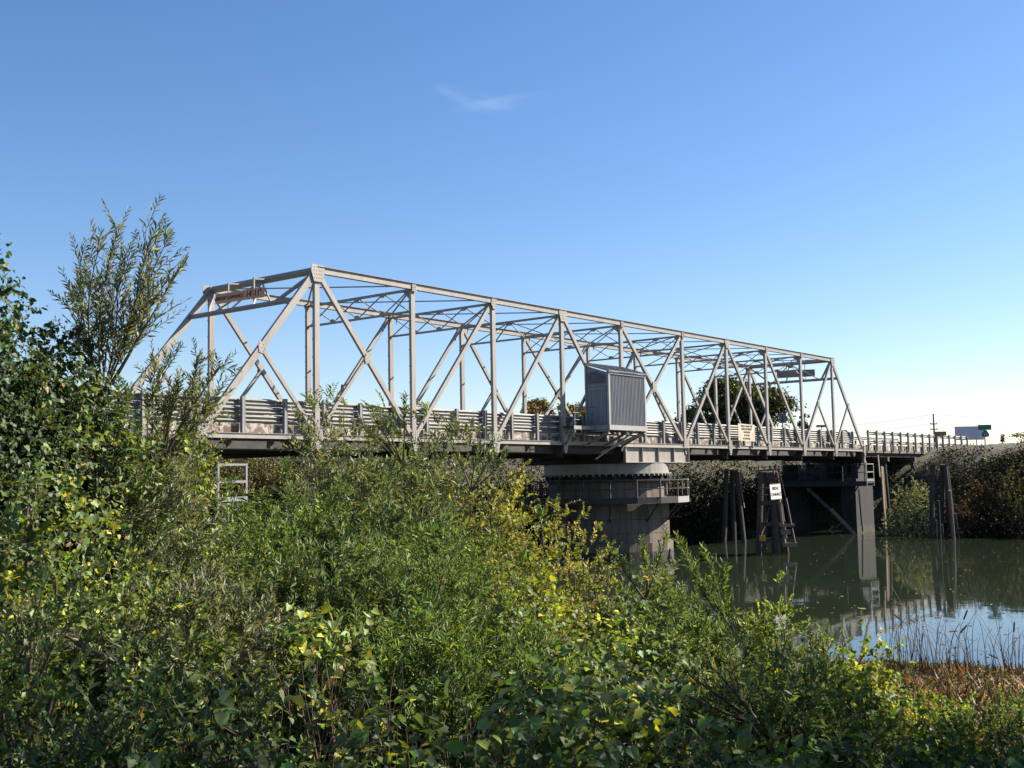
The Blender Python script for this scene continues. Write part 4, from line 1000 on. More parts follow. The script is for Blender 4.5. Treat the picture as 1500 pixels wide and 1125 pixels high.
def spray(name, label, cat, base, tips, pal='willow', n=26, L=(.7, 1.4), LN=.075, WD=.013, gap=.02, spread=.22, group=None, seed=1, stem='twig', up=.5, limb_r=.02, t0=.35, tip_leaves=True):
    """willow wands: limbs from base to each tip, long whips leaving them, leaves set alternately along every whip"""
    rg = np.random.default_rng(seed); base = np.array(base, float)
    e = empty(name, tuple(base), label, cat, group)
    limbs = []; WP = []; t_ = np.linspace(0, 1, 8)
    for tp in tips:
        tp = np.array(tp, float); mid = (base + tp) / 2 + rg.normal(0, .11, 3) * np.linalg.norm(tp - base) * np.array([1, 1, .3])
        mid[2] -= .06 * np.linalg.norm(tp - base) * 0
        C_ = (1 - t_)[:, None] ** 2 * base + 2 * (t_ * (1 - t_))[:, None] * mid + t_[:, None] ** 2 * tp; limbs.append(C_)
        dl = nrm(tp - base)
        for k in range(n):
            s = t0 + (1 - t0) * ((k + rg.random()) / n); p = (1 - s) ** 2 * base + 2 * s * (1 - s) * mid + s * s * tp
            dr = nrm(dl * .9 + np.array([0, 0, up]) + rg.normal(0, spread, 3) * 1.6); ln = rg.uniform(*L) * (1.15 - .45 * s)
            tq = np.linspace(0, 1, 7); bend = nrm(rg.normal(0, 1, 3) + np.array([0, 0, -.4])) * ln * .10
            WP.append(p + dr * (ln * tq)[:, None] + bend * (tq ** 2)[:, None])
    limbs = np.array(limbs); WP = np.array(WP)
    st = put('branches', stems_mesh(limbs, np.full(len(limbs), limb_r), np.full(len(limbs), .004), 5), e, M[stem]); st['kind'] = 'stuff'
    tw = put('whips', stems_mesh(WP, np.full(len(WP), .0045), np.full(len(WP), .0015), 3), e, M[stem]); tw['kind'] = 'stuff'
    seg = np.linalg.norm(np.diff(WP, axis=1), axis=2).sum(1); m = max(4, int(seg.mean() / gap)); nW = len(WP)
    s = (np.arange(m)[None] + rg.random((nW, m)) * .5) / m * .96 + .04; f = s * 6; i0 = np.minimum(f.astype(int), 5); fr = (f - i0)[..., None]
    ar = np.arange(nW)[:, None]; P = WP[ar, i0] * (1 - fr) + WP[ar, i0 + 1] * fr; D = nrm(WP[ar, i0 + 1] - WP[ar, i0])
    sd = nrm(np.cross(D, rg.normal(0, 1, (nW, 1, 3)) + rg.normal(0, .35, (nW, m, 3)))) * np.where(np.arange(m) % 2, 1, -1)[None, :, None]
    ld = nrm(D * .8 + sd * .62 + rg.normal(0, .12, (nW, m, 3))); nr_ = rg.normal(0, .6, (nW, m, 3)) + np.array([0, 0, .7])
    N = nW * m; sz = np.exp(rg.normal(0, .18, N)) * (1.05 - .5 * s.ravel() ** 3)
    fo = put('foliage', leaf_mesh(P.reshape(-1, 3), ld.reshape(-1, 3), nr_.reshape(-1, 3), LN * sz, WD * sz, tints(N, **PAL[pal]), 'narrow'), e, M['willow']); fo['kind'] = 'stuff'
    return e

# ------------------------------------------------------------------ foreground shrubs, far ones first
# (x, top y, depth, half width, palette, leaf kind, label)
FG = [
    # beyond the near bank crest, in front of the bridge
    (468, 642, 22.0, .70, 'greywillow', 'lance', 'grey-green willow mound directly right of the gap under the left end of the bridge', {}),
    (508, 622, 23.0, 1.15, 'greywillow', 'lance', 'tallest grey willow mound, reaching the deck in front of the second panel of the truss', {}),
    (596, 621, 22.0, 1.00, 'willow', 'lance', 'willow mound covering the deck edge below the third truss post', {}),
    (668, 652, 21.0, .95, 'greywillow', 'lance', 'dusty willow mound right of the tallest willow, below the gusset of the fourth post', {}),
    (716, 674, 20.0, .72, 'ochre', 'oval', 'yellowing shrub whose right edge meets the dark space under the bridge', {}),
    (768, 752, 19.0, .85, 'ochre', 'oval', 'ochre shrub sloping down before the left side of the centre pier', {}),
    (838, 798, 18.0, .80, 'ochre', 'oval', 'rust-tipped shrub in front of the foot of the centre pier', {}),
    (905, 842, 17.5, .85, 'greywillow', 'lance', 'fine grey-green willow growing below the lit corner of the centre pier', {}),
    (962, 852, 17.0, .75, 'willow', 'lance', 'willow mound at the right edge of the centre pier, beside the open water', {}),
    (352, 752, 16.0, .85, 'fresh', 'lance', 'bright willow mound under the pale ladder-like railing on the left', {}),
    (455, 726, 16.5, 1.0, 'fresh', 'willow', 'green willow mound in the middle distance below the tallest grey willow', {}),
    (560, 718, 16.0, 1.0, 'willow', 'willow', 'mid-green willow mound with vine leaves, left of the middle', {}),
    (655, 748, 15.5, 1.0, 'fresh', 'lance', 'fresh green willow mound left of the ochre shrubs', {}),
    (740, 800, 15.0, .85, 'ochre', 'oval', 'olive and gold shrub right of the fresh green willow', {}),
    # left-hand thicket
    (-14, 400, 10.0, .42, 'vineshade', 'vine', 'vine tower at the left edge of the photo, taller than the thicket beside it', dict(big=14, dens=1.6, solid=True)),
    (30, 448, 10.6, .60, 'vineshade', 'vine', 'dark vine-covered stump of bush below the tall vine tower', dict(big=16, dens=1.5, solid=True)),
    (88, 478, 11.0, .50, 'vineshade', 'vine', 'dark vine heap with a rounded shoulder against the sky', dict(big=16, dens=1.7, solid=True)),
    (130, 500, 10.8, .42, 'vineshade', 'vine', 'leafy shoulder on the right side of the dark vine heap, below the tall willow', dict(big=12, dens=1.6, solid=True)),
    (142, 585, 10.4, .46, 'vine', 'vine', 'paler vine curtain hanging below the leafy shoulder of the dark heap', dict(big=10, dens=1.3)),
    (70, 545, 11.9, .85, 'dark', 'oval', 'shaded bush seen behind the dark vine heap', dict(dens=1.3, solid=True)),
    (208, 566, 12.5, .58, 'vineshade', 'oval', 'dark small-leaved shrub at the foot of the far truss end post', dict(dens=1.5)),
    (266, 578, 12.2, .42, 'vine', 'oval', 'leafy shrub touching the left end of the near guardrail', dict(dens=1.5)),
    (285, 672, 11.6, .32, 'lime', 'vine', 'small vine bush with lime leaves beside the left end of the deck', dict(big=12)),
    (30, 640, 9.0, .62, 'vine', 'vine', 'broad vine mound low on the left edge with dark hollows', dict(big=16)),
    (178, 690, 10.6, .78, 'greywillow', 'willow', 'grey willow mound in front of the left thicket', {}),
    (258, 738, 11.0, .80, 'willow', 'willow', 'willow mound left of the pale ladder-like railing', {}),
    (95, 748, 8.6, .62, 'lime', 'vine', 'yellow-flecked vine mound near the left edge, halfway down', dict(big=18)),
    # middle row
    (395, 812, 11.5, .95, 'fresh', 'willow', 'light green willow mound in the left middle of the bank', {}),
    (515, 822, 11.5, .95, 'willow', 'willow', 'willow mound around a dark hollow left of the middle', {}),
    (625, 806, 12.0, .95, 'fresh', 'willow', 'bright green willow mound in the middle of the bank', {}),
    (722, 852, 11.5, .80, 'vine', 'vine', 'vine mound with pale leaf backs in the middle of the bank', dict(big=18)),
    (818, 872, 12.0, .85, 'lime', 'vine', 'lime and yellow vine mound right of the middle', dict(big=18)),
    (908, 890, 12.5, .80, 'vine', 'vine', 'vine mound below the grey-green willow by the centre pier', dict(big=16)),
    (1000, 896, 13.0, .80, 'fresh', 'lance', 'fine-leaved green mound at the top of the bank beside the open water', {}),
    (1082, 918, 13.0, .65, 'willow', 'lance', 'low willow mound left of the small upright lime bush', {}),
    (1135, 868, 13.0, .27, 'lime', 'oval', 'small upright lime-yellow bush standing out against the water', {}),
    (1212, 922, 12.5, .62, 'vine', 'oval', 'leafy mound where the bank meets the reflection of the bridge', {}),
    (1262, 935, 12.0, .30, 'lime', 'vine', 'yellow-tipped bush at the left edge of the blue water reflection', dict(big=8)),
    (155, 832, 8.4, .72, 'vine', 'oval', 'small-leaved mound on the left with a dark hollow above it', {}),
    (292, 858, 8.6, .85, 'greywillow', 'willow', 'wide grey willow mound with slender dull leaves in the lower left', {}),
    (425, 905, 8.4, .80, 'lime', 'vine', 'vine patch with bright yellow leaves left of the lower middle', dict(big=20)),
    (560, 905, 8.6, .80, 'fresh', 'willow', 'green willow mound above the large dark hollow in the lower middle', {}),
    (690, 925, 8.6, .80, 'fresh', 'willow', 'green willow mound with fine leaves, right of the large dark hollow', {}),
    (805, 948, 8.6, .75, 'vine', 'vine', 'vine mound with large pale leaves in the lower middle', dict(big=26)),
    (925, 960, 9.0, .75, 'vine', 'vine', 'green vine mound at the rim of the second dark hollow', dict(big=22)),
    (1045, 968, 9.4, .80, 'willow', 'lance', 'willow mound mixed with olive twigs in the lower right', {}),
    (1160, 972, 9.6, .80, 'vine', 'oval', 'leafy mound below the small upright lime bush', {}),
    (1262, 1002, 9.8, .72, 'lime', 'vine', 'sloping vine mound with yellow leaves below the blue water', dict(big=24)),
    (1345, 1056, 9.6, .55, 'lime', 'vine', 'yellow-edged vine mound sloping to the dry grass on the right', dict(big=20)),
    (1440, 1098, 9.4, .42, 'vine', 'oval', 'last green mound before the right edge of the photo', {}),
    (1452, 1030, 12.5, .50, 'vine', 'oval', 'low green shrub in front of the dry grass at the right edge', {}),
    (1392, 1022, 12.0, .32, 'lime', 'oval', 'small yellow-green shrub at the left end of the dry grass', {}),
    # nearest row
    (38, 930, 6.2, .50, 'vine', 'oval', 'nearest shrub in the lower left corner', {}),
    (165, 985, 5.9, .55, 'vineshade', 'oval', 'dark leafy shrub near the lower left corner', {}),
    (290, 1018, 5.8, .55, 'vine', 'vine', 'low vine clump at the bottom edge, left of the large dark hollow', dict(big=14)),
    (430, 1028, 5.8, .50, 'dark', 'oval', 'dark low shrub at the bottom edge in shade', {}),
    (585, 1062, 5.8, .50, 'vine', 'vine', 'low vine clump at the bottom edge under the large dark hollow', dict(big=16)),
    (735, 1010, 6.2, .52, 'vine', 'vine', 'vine mound at the bottom edge with big pale heart-shaped leaves', dict(big=30)),
    (868, 1028, 6.2, .48, 'vine', 'vine', 'bright vine mound at the bottom edge, right of the middle', dict(big=24)),
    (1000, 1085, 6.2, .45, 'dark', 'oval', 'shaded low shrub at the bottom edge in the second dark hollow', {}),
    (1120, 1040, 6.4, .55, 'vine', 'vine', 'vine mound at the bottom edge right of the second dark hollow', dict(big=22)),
    (1250, 1088, 6.5, .55, 'vineshade', 'vine', 'shaded vine mound at the bottom edge toward the right corner', dict(big=18)),
    (1390, 1112, 6.6, .55, 'vineshade', 'vine', 'dark vine mound in the lower right corner', dict(big=18)),
]
CATN = {'vine': ('vine_thicket', 'vine thicket'), 'willow': ('willow_shrub', 'willow shrub'), 'lance': ('willow_shrub', 'willow shrub'), 'oval': ('shrub', 'shrub')}
for k, (px, py, d_, hw, pal, kd, lb_, ex) in enumerate(FG):
    nm, ct = CATN[kd]
    lf = 1.0 if d_ < 14 else (1.35 if d_ < 19 else 1.55)
    if kd == 'vine': lf = .72 if px < 300 and d_ > 8 else (1.0 if d_ < 9.2 else .85)
    ex = dict(ex)
    mound(nm, lb_, ct, at(px, py, d_), hw, pal, kd, leaf=lf, seed=100 + k, mat_='leaf' if kd in ('vine', 'oval') else 'willow', depth=hw * (.95 if d_ < 15 else 1.1), stem='redtwig' if pal in ('ochre', 'dark') else 'greentwig', **ex)

# ------------------------------------------------------------------ willow wands rising out of the thicket
def A(*q): return at(*q)
spray('willow_shrub', 'tall slender willow rising against the sky above the dark vine heap on the left', 'willow shrub', A(150, 580, 11.3),
      [A(104, 430, 11.0), A(118, 385, 11.4), A(150, 350, 11.0), A(176, 330, 11.6), A(212, 340, 11.0), A(246, 350, 11.7), A(258, 400, 11.1), A(232, 430, 11.6), A(140, 440, 11.5), A(212, 455, 11.3), A(205, 400, 11.0), A(170, 400, 10.9), A(190, 370, 11.8)], 'greywillow', n=14, L=(.25, .72), seed=5, up=.36, spread=.26, t0=.22, gap=.025, LN=.088, WD=.018, limb_r=.012)
spray('willow_shrub', 'open willow crossing in front of the left end post and portal of the truss', 'willow shrub', A(232, 690, 11.8),
      [A(228, 535, 11.6), A(258, 520, 12.0), A(290, 525, 11.8), A(325, 535, 11.5), A(320, 575, 12.2), A(262, 565, 11.5), A(238, 600, 11.7), A(300, 605, 11.7)], 'greywillow', n=14, L=(.24, .48), seed=9, up=.36, spread=.26, t0=.4, gap=.021, LN=.085, WD=.017, limb_r=.011)
spray('willow_shrub', 'single leafy willow wand at the very left edge, highest of all against the sky', 'willow shrub', A(-40, 560, 10), [A(-18, 400, 10), A(-6, 372, 10)], 'willow', n=5, L=(.35, .6), seed=12, up=.8, spread=.1, WD=.02)
spray('willow_shrub', 'small willow tuft against the sky left of the truss end post', 'willow shrub', A(165, 640, 12.5), [A(172, 570, 12.5), A(190, 580, 12.6)], 'willow', n=7, L=(.15, .32), seed=14)
spray('willow_shrub', 'bright willow shoots standing up before the dark space right of the centre pier', 'willow shrub', A(1075, 925, 13.2),
      [A(1000, 800, 13.2), A(1035, 815, 13.4), A(1062, 835, 13.0), A(1020, 840, 13.0), A(990, 790, 13.6)], 'fresh', n=13, L=(.16, .36), LN=.085, WD=.018, seed=21, up=.55, spread=.2, t0=.12, stem='greentwig', limb_r=.008)
spray('willow_shrub', 'young willow shoots in front of the lit corner of the centre pier', 'willow shrub', A(945, 880, 16), [A(900, 815, 16), A(935, 800, 16), A(975, 790, 16)], 'fresh', n=7, L=(.18, .4), LN=.10, WD=.022, seed=22, up=.9, spread=.15, t0=.4)
spray('willow_shrub', 'thin willow shoots poking above the deck edge by the third truss post', 'willow shrub', A(590, 680, 21), [A(560, 615, 21), A(592, 590, 21), A(545, 610, 21.5), A(530, 625, 21.2)], 'greywillow', n=8, L=(.25, .5), LN=.10, WD=.02, seed=23, up=.9, spread=.14, t0=.5)
spray('willow_shrub', 'willow shoots rising left of the gusset of the fourth post', 'willow shrub', A(690, 720, 20), [A(665, 660, 20), A(700, 662, 20), A(720, 672, 20), A(742, 668, 20)], 'willow', n=8, L=(.2, .42), LN=.10, WD=.022, seed=24, up=.9, spread=.14, t0=.4)
spray('willow_shrub', 'lone leafy sprig poking up before the centre pier', 'willow shrub', A(795, 800, 17.5), [A(791, 752, 17.5)], 'fresh', n=6, L=(.10, .2), LN=.13, WD=.045, seed=25, up=.8, spread=.35, t0=.6)
spray('willow_shrub', 'tall light green shoots in the left middle of the bank', 'willow shrub', A(350, 880, 12), [A(300, 790, 12), A(330, 800, 12), A(360, 805, 12.2), A(385, 800, 12)], 'fresh', n=12, L=(.25, .5), LN=.085, WD=.014, seed=26, up=.8, spread=.2, t0=.25)
spray('willow_shrub', 'pale willow shoots against the dark hollow at the left edge', 'willow shrub', A(40, 1010, 6.5), [A(20, 900, 6.5), A(45, 890, 6.5), A(62, 905, 6.6), A(75, 950, 6.4), A(8, 940, 6.5)], 'greywillow', n=10, L=(.13, .28), LN=.06, WD=.012, seed=27, up=.75, spread=.2, t0=.15)
spray('willow_shrub', 'arching willow twig reaching left out of the wide grey willow', 'willow shrub', A(150, 960, 6.8), [A(90, 925, 6.8), A(105, 950, 6.8)], 'greywillow', n=8, L=(.1, .18), LN=.05, WD=.01, seed=28, up=.1, spread=.15, t0=.2)
spray('willow_shrub', 'green willow shoots in the middle of the bank below the ochre shrubs', 'willow shrub', A(640, 980, 9.5), [A(560, 850, 9.5), A(600, 830, 9.6), A(650, 840, 9.6), A(700, 860, 9.5), A(740, 890, 9.5)], 'fresh', n=13, L=(.2, .4), LN=.075, WD=.013, seed=29, up=.7, spread=.25, t0=.3)
spray('willow_shrub', 'olive willow shoots reaching over the second dark hollow', 'willow shrub', A(1110, 1060, 8.5), [A(1010, 990, 8.3), A(1040, 975, 8.5), A(1075, 970, 8.6), A(1010, 1020, 8.3)], 'ochre', n=9, L=(.12, .24), LN=.05, WD=.012, seed=30, up=.2, spread=.25, t0=.3)

# ------------------------------------------------------------------ bare and reddish stems in the hollows
for (px, py, d_, lb_) in ((465, 985, 7.4, 'reddish cane stems in the shade of the large hollow'), (690, 1040, 7.2, 'reddish cane stems right of the large dark hollow'), (1230, 1085, 7.0, 'dry reddish canes at the bottom edge toward the right')):
    b = at(px, py, d_); g = gz(b[0], b[1]); rg = np.random.default_rng(int(px)); n = 46
    e = empty('cane_clump', (b[0], b[1], g), lb_, 'cane clump')
    s0 = np.array([b[0], b[1], g]) + np.stack([rg.normal(0, .28, n), rg.normal(0, .28, n), np.zeros(n)], -1)
    tp = s0 + np.stack([rg.normal(0, .2, n), rg.normal(0, .2, n), rg.uniform(.5, 1.0, n) * max(.4, b[2] - g + .1)], -1); t_ = np.linspace(0, 1, 5)
    put('stems', stems_mesh(s0[:, None] * (1 - t_)[None, :, None] + tp[:, None] * t_[None, :, None] + rg.normal(0, .012, (n, 5, 3)), np.full(n, .006), np.full(n, .003), 4), e, M['redtwig'])['kind'] = 'stuff'

# ------------------------------------------------------------------ cattails and dry reeds by the blue water
def blade_clump(name, label, cat, px, py, d_, n, H0, spread, m_, lean=.12, w=.012, heads=0, group=None, seed=0, crook=0.25):
    b = at(px, py, d_); g = gz(b[0], b[1]); rg = np.random.default_rng(seed + int(px)); e = empty(name, (b[0], b[1], g), label, cat, group)
    u = np.array([CR[0], CR[1], 0]); off = rg.normal(0, spread, (n, 1)) * u + np.array([CF[0], CF[1], 0]) * rg.normal(0, spread * .6, (n, 1))
    s0 = np.array([b[0], b[1], 0]) + off; s0[:, 2] = ground_z(s0[:, 0], s0[:, 1]) - .05
    hh = H0 * rg.uniform(.45, 1.0, n); t_ = np.linspace(0, 1, 8)
    dr = np.stack([rg.normal(0, lean, n), rg.normal(0, lean, n), np.ones(n)], -1); bend = rg.normal(0, crook, (n, 3)) * np.array([1, 1, .3])
    P = s0[:, None] + dr[:, None] * (hh[:, None] * t_)[..., None] + bend[:, None] * (hh[:, None] * t_ ** 3)[..., None]
    P[..., 2] -= (np.abs(bend[:, :1]) * hh[:, None] * t_[None] ** 4)
    put('blades', stems_mesh(P, np.full(n, w * .6), np.full(n, w * .2), 3), e, M[m_])['kind'] = 'stuff'
    for k in range(heads):
        p = P[k, -1]; q_ = P[k, -2]; dd = nrm(p - q_)
        part('cattail_head', MB().tube([p - dd * .02, p + dd * .2], .018, .018, 8), 'cattail', e); part('spike', MB().tube([p + dd * .2, p + dd * .28], .005, .002, 5), 'reed', e)
    return e
for k, (px, py, n, hd, lb_) in enumerate(((1325, 985, 26, 2, 'leftmost cattail clump, beside the yellow-tipped bush'), (1368, 990, 30, 4, 'cattail clump with the most brown heads, second from the left'), (1408, 996, 18, 2, 'sparse cattail clump before the open blue water'), (1450, 1004, 12, 1, 'thin crossed reeds before the open blue water'), (1492, 1006, 22, 1, 'dark reeds at the right edge of the blue water'))):
    blade_clump('cattail_clump', lb_, 'cattails', px, py + 2, 25.5, n, 1.95, .32 if k != 3 else .6, 'reed', .09 if k != 3 else .32, .017, hd, 'cattails on the near water edge', k)
def drygrass():
    n = 34000; rg = np.random.default_rng(3)
    fx = rg.uniform(1180, 1760, n); dd = rg.uniform(9.5, 33, n)
    P0 = CAM[None] + dd[:, None] * ((fx[:, None] - 750) / FPX * CR + CF * 1.0); x, y = P0[:, 0], P0[:, 1]; z = ground_z(x, y); ok = z > WATER_Z + .02; x, y, z = x[ok], y[ok], z[ok]; n = len(x)
    d = np.stack([rg.normal(0, .8, n), rg.normal(0, .8, n), rg.uniform(.2, 1.0, n)], -1)
    col = np.array([.17, .115, .07]) * np.exp(rg.normal(0, .3, (n, 1))); m_ = rg.random(n) < .22; col[m_] = np.array([.10, .13, .045]); m_ = rg.random(n) < .2; col[m_] = np.array([.24, .11, .07])
    me = leaf_mesh(np.stack([x, y, z - .02], -1), d, rg.normal(0, 1, (n, 3)), rg.uniform(.10, .34, n), rg.uniform(.010, .022, n), col, 'narrow')
    tag(put('dry_grass', me, None, M['willow']), 'rust-brown dry grass and litter on the bank below the cattails', 'grass', kind='stuff')
drygrass()
def undergrowth():
    n = 52000; rg = np.random.default_rng(8)
    fx = rg.uniform(-250, 1750, n); dd = rg.uniform(3.6, 24, n) ** 1.0
    P0 = CAM[None] + dd[:, None] * ((fx[:, None] - 750) / FPX * CR + CF); x, y = P0[:, 0], P0[:, 1]; z = ground_z(x, y); ok = z > WATER_Z + .1; ok &= ~((fx > 1290) & (dd > 9.3)); x, y, z = x[ok], y[ok], z[ok]; n = len(x)
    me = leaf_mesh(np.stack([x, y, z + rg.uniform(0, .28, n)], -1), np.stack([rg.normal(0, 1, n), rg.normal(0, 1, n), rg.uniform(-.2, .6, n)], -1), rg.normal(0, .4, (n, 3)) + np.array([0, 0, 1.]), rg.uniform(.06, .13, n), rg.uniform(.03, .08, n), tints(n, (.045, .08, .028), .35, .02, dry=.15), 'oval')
    tag(put('ground_cover', me, None, M['leaf']), 'dark leafy ground cover under the shrubs of the near bank', 'ground cover', kind='stuff')
undergrowth()

rgd = np.random.default_rng(77); nd = 260
pd_ = np.array([at(float(a_), float(b_), 1.0) - CAM for a_, b_ in zip(rgd.uniform(1000, 1500, nd), rgd.uniform(800, 985, nd))]); pd_ = CAM + pd_ * ((WATER_Z + .008 - CAM[2]) / pd_[:, 2:3])
kk = inside(pd_[:, 0], pd_[:, 1], RIVER); pd_ = pd_[kk]; nd = len(pd_)
tag(put('floating_leaves', leaf_mesh(pd_, np.stack([rgd.normal(0, 1, nd), rgd.normal(0, 1, nd), np.zeros(nd)], -1), np.tile([[0, 0, 1.]], (nd, 1)), rgd.uniform(.05, .22, nd), rgd.uniform(.03, .08, nd), tints(nd, (.22, .20, .12), .4), 'oval'), None, M['far']), 'scattered floating leaves and scum on the dark water', 'floating leaves', kind='stuff')
# ------------------------------------------------------------------ far bank
FAR = [  # x, top y, depth, half width, palette, label, size
    (1338, 705, 88, 1.35, 'farlit', 'sunlit bush over the water between the plank and the flat-capped cluster'),
    (1318, 738, 88.5, .95, 'farlit', 'lower pale bush touching the tall plank by the right pier'),
    (1420, 672, 90, 2.4, 'far', 'dark green bush at the end of the right approach rail'),
    (1475, 660, 88, 2.6, 'far', 'dark bush under the pale grassy rim at the right edge'),
    (1530, 655, 88, 3.0, 'far', 'bush just beyond the right edge of the photo'),
    (1440, 705, 86, 1.7, 'farrust', 'rust and pink bush halfway down the right bank'),
    (1480, 690, 85, 1.8, 'farolive', 'yellow-olive bush on the right bank'),
    (1405, 730, 85, 1.3, 'farrust', 'low reddish bush behind the leaning piles'),
    (1465, 742, 84, 2.2, 'far', 'dark bush overhanging the water on the right bank'),
    (1525, 735, 82, 2.6, 'far', 'dark overhanging bush at the right edge of the water'),
    (1160, 700, 100, 3.2, 'far', 'dark bush behind the right rest pier walkway'),
    (1215, 705, 101, 3.0, 'far', 'dark bush behind the right rest pier'),
    (1270, 690, 103, 3.0, 'far', 'dark bush under the first trestle bent'),
    (1100, 690, 97, 3.2, 'far', 'dark bush behind the signed pile cluster'),
    (1045, 690, 94, 3.2, 'far', 'dark bush right of the centre pier under the deck'),
    (985, 688, 90, 3.2, 'far', 'dark bush directly behind the railed landing of the centre pier'),
    (925, 690, 88, 3.2, 'far', 'dark bush behind the centre pier'),
    (860, 690, 84, 3.2, 'far', 'dark bush behind the left half of the centre pier'),
    (795, 690, 80, 3.0, 'far', 'dark bush left of the centre pier under the deck'),
    (730, 688, 77, 3.0, 'far', 'dark bush under the fourth truss panel'),
    (665, 686, 74, 3.0, 'far', 'dark bush under the third truss panel'),
    (600, 684, 72, 3.0, 'farolive', 'olive bush behind the willows under the deck'),
    (530, 682, 70, 3.0, 'farolive', 'olive bush under the second truss panel'),
    (455, 668, 68, 3.2, 'farolive', 'sunlit olive bush under the deck right of the pale railing'),
    (385, 662, 66, 3.2, 'farolive', 'sunlit olive bush filling the gap under the left end of the deck'),
    (320, 664, 64, 3.2, 'farolive', 'sunlit olive bush behind the pale ladder-like railing'),
    (1310, 690, 108, 2.6, 'far', 'dark bush deep behind the trestle'),
]
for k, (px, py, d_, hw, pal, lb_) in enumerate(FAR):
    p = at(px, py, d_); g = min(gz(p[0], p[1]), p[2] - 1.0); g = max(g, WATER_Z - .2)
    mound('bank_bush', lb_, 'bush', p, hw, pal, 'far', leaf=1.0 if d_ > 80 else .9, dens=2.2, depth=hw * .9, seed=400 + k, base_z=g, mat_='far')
# leafy fringe of the far bank: one mass nobody could count
def fringe():
    rg = np.random.default_rng(5); n = 60000
    i = rg.integers(0, len(FAR_SHORE) - 3, n); t = rg.random(n); a = np.array(FAR_SHORE)[i]; b = np.array(FAR_SHORE)[i + 1]; p = a + (b - a) * t[:, None]; ln = np.linalg.norm(b - a, axis=1)
    nn = np.stack([-(b - a)[:, 1], (b - a)[:, 0]], -1) / ln[:, None]; off = rg.uniform(-.2, 9, n) ; p = p + nn * off[:, None] 
    x, y = p[:, 0], p[:, 1]; ins = inside(x, y, RIVER); keep = (~ins) & (rg.random(n) < np.clip(ln / 16, .3, 1)) & ~((x > 66) & (y > -1.0) & (y < 8) & (ground_z(x, y) > -1.2)); x, y, off = x[keep], y[keep], off[keep]; n = len(x)
    z = ground_z(x, y) + rg.random(n) ** 1.5 * .7; z = np.where((y > -1.5) & (y < 9) , np.minimum(z, -1.0), z)
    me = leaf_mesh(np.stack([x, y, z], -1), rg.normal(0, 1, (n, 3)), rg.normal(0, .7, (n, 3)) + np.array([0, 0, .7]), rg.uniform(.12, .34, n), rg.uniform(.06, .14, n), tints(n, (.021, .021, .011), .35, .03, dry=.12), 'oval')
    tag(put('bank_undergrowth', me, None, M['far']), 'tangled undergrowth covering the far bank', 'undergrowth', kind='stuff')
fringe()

# ------------------------------------------------------------------ trees beyond the bridge
def tree(name, label, px0, px1, pytop, d_, pal, lumps, seed, nleaf=15000, ls=(.28, .5), trunk=.35, dens_r=.9, gap=0.0, group=None, flat=.8):
    rg = np.random.default_rng(seed); L_ = at(px0, pytop + 30, d_); R_ = at(px1, pytop + 30, d_); T_ = at((px0 + px1) / 2, pytop, d_)
    hw = np.linalg.norm(R_ - L_) / 2; c0 = (L_ + R_) / 2; g = gz(c0[0], c0[1]); h = T_[2] - g
    e = empty(name, (c0[0], c0[1], g), label, 'tree', group)
    c = np.array([c0[0], c0[1], g + h * .56]); cen = []; rr = []
    for k in range(lumps):
        d = nrm(rg.normal(0, 1, 3)); d[2] *= flat; q = c + d * np.array([hw * .68, hw * .68, h * .30]) * rg.uniform(.35, 1.0); r = hw * rg.uniform(.22, .42)
        q[2] = min(q[2], g + h - r * .85); cen.append(q); rr.append(r)
    cen = np.array(cen); rr = np.array(rr); w = rr ** 2 / (rr ** 2).sum(); k = rg.choice(lumps, nleaf, p=w)
    d = nrm(rg.normal(0, 1, (nleaf, 3))); d[:, 2] = np.where(rg.random(nleaf) < .25, d[:, 2], np.abs(d[:, 2]) * .9 - .1)
    P = cen[k] + d * (rr[k] * rg.uniform(.6, 1.1, nleaf) * lump(d * 1.7, seed, .35))[:, None]
    tn = tints(nleaf, **PAL[pal]) * np.exp(rg.normal(0, .2, lumps))[k][:, None]
    put('crown', leaf_mesh(P, rg.normal(0, 1, (nleaf, 3)), d * .6 + rg.normal(0, .7, (nleaf, 3)) + np.array([0, 0, .4]), rg.uniform(*ls, nleaf), rg.uniform(*ls, nleaf) * .6, tn, 'oval'), e, M['far'])
    tr = MB().tube([(c0[0], c0[1], g - .3), (c0[0] + .1, c0[1], g + h * .22), tuple(c * .3 + np.array([c0[0], c0[1], g + h * .4]) * .7)], trunk, trunk * .6, 8)
    part('trunk', tr, 'bark', e)
    for q in cen[:: max(1, lumps // 10)]:
        s = np.array([c0[0], c0[1], g + h * rg.uniform(.15, .38)]); mpt = (s + q) / 2 + np.array([0, 0, .06 * h])
        part('limb', MB().tube([s, mpt, q], trunk * .42, trunk * .08, 6), 'bark', e)
    return e
PAL['oak'] = dict(base=(.052, .062, .026), var=.28, yellow=.03, dry=.03)
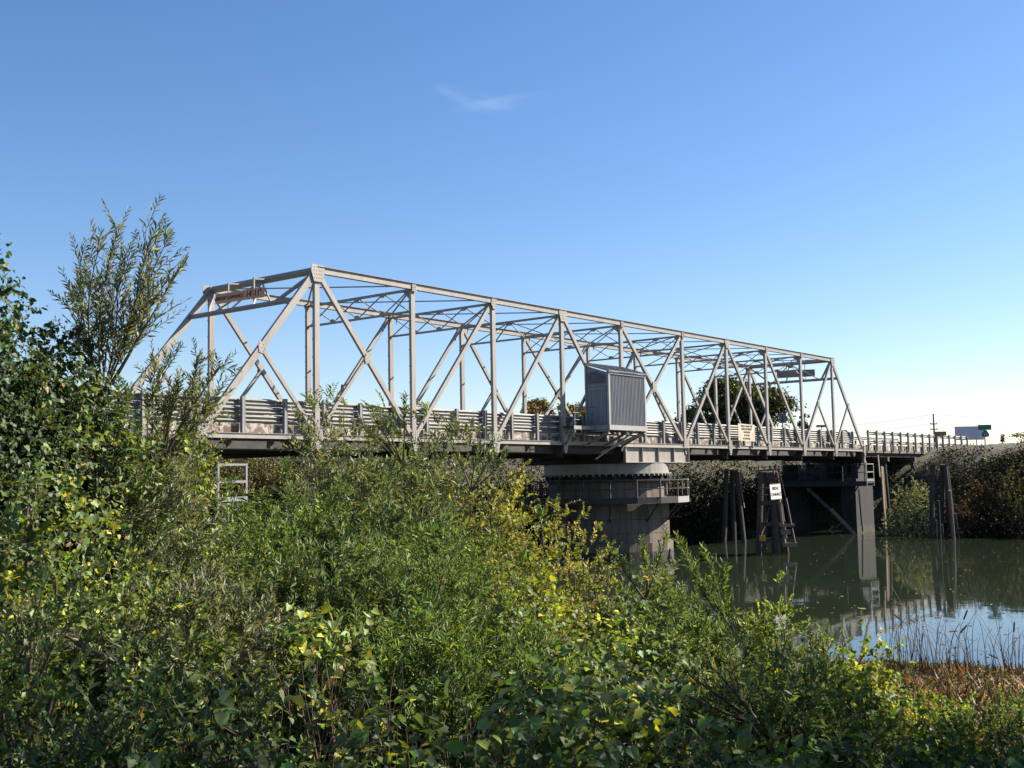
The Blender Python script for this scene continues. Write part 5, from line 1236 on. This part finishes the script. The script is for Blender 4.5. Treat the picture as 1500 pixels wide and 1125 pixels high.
PAL['brownish'] = dict(base=(.13, .10, .05), var=.3, yellow=.1, dry=.2)
tree('oak_tree', 'large dark round oak rising behind the right half of the truss', 1012, 1172, 548, 150, 'oak', 34, 31, 42000, (.28, .55), .45)
tree('dark_tree', 'dark tree joined to the left side of the large oak', 985, 1062, 588, 155, 'oak', 10, 32, 8000, (.28, .5), .3)
tree('thin_tree', 'thin twiggy tree seen against the sky left of the large oak', 996, 1050, 545, 148, 'brownish', 12, 33, 420, (.2, .36), .14)
tree('brown_tree', 'brownish open tree behind the cabinet platform', 755, 822, 568, 130, 'brownish', 16, 34, 9000, (.2, .36), .18)
tree('brown_tree', 'lower brownish tree seen between the cabinet and the sixth post', 805, 882, 572, 135, 'brownish', 16, 35, 9500, (.2, .36), .18)
tree('brown_tree', 'small brown bushy tree left of the brownish trees, on the skyline', 722, 775, 596, 135, 'brownish', 8, 36, 3600, (.2, .36), .15)
tree('bare_tree', 'nearly bare twiggy tree on the skyline at the right edge', 1478, 1520, 622, 140, 'brownish', 9, 37, 300, (.18, .3), .12)
tree('small_tree', 'small dark tree on the skyline beside the right end post', 1226, 1246, 612, 170, 'oak', 6, 38, 700, (.3, .5), .2)
tree('small_tree', 'small leafy tree on the skyline under the right portal sign', 1164, 1196, 596, 160, 'far', 7, 39, 450, (.3, .5), .15)
tree('bare_tree', 'tiny bare tree on the skyline left of the edge of the photo', 1462, 1476, 626, 150, 'brownish', 5, 40, 120, (.2, .3), .1)
# two willows on the bank just outside the frame, whose shade falls across the foot of the picture
for (x_, y_, h_, r_, lb_) in ((-15.2, -35.6, 9.2, 1.8, 'tall willow on the bank just outside the frame on the right'), (-14.2, -38.6, 9.0, 1.9, 'taller willow behind the first one outside the frame on the right'), (-13.2, -34.5, 5.6, 1.4, 'lowest of the willows just outside the frame, nearest the water')):
    mound('willow_tree', lb_, 'tree', (x_, y_, gz(x_, y_) + h_), r_, 'willow', 'lance', leaf=1.7, seed=int(-x_ * 10), depth=r_)
print('foliage tris', TRIS)
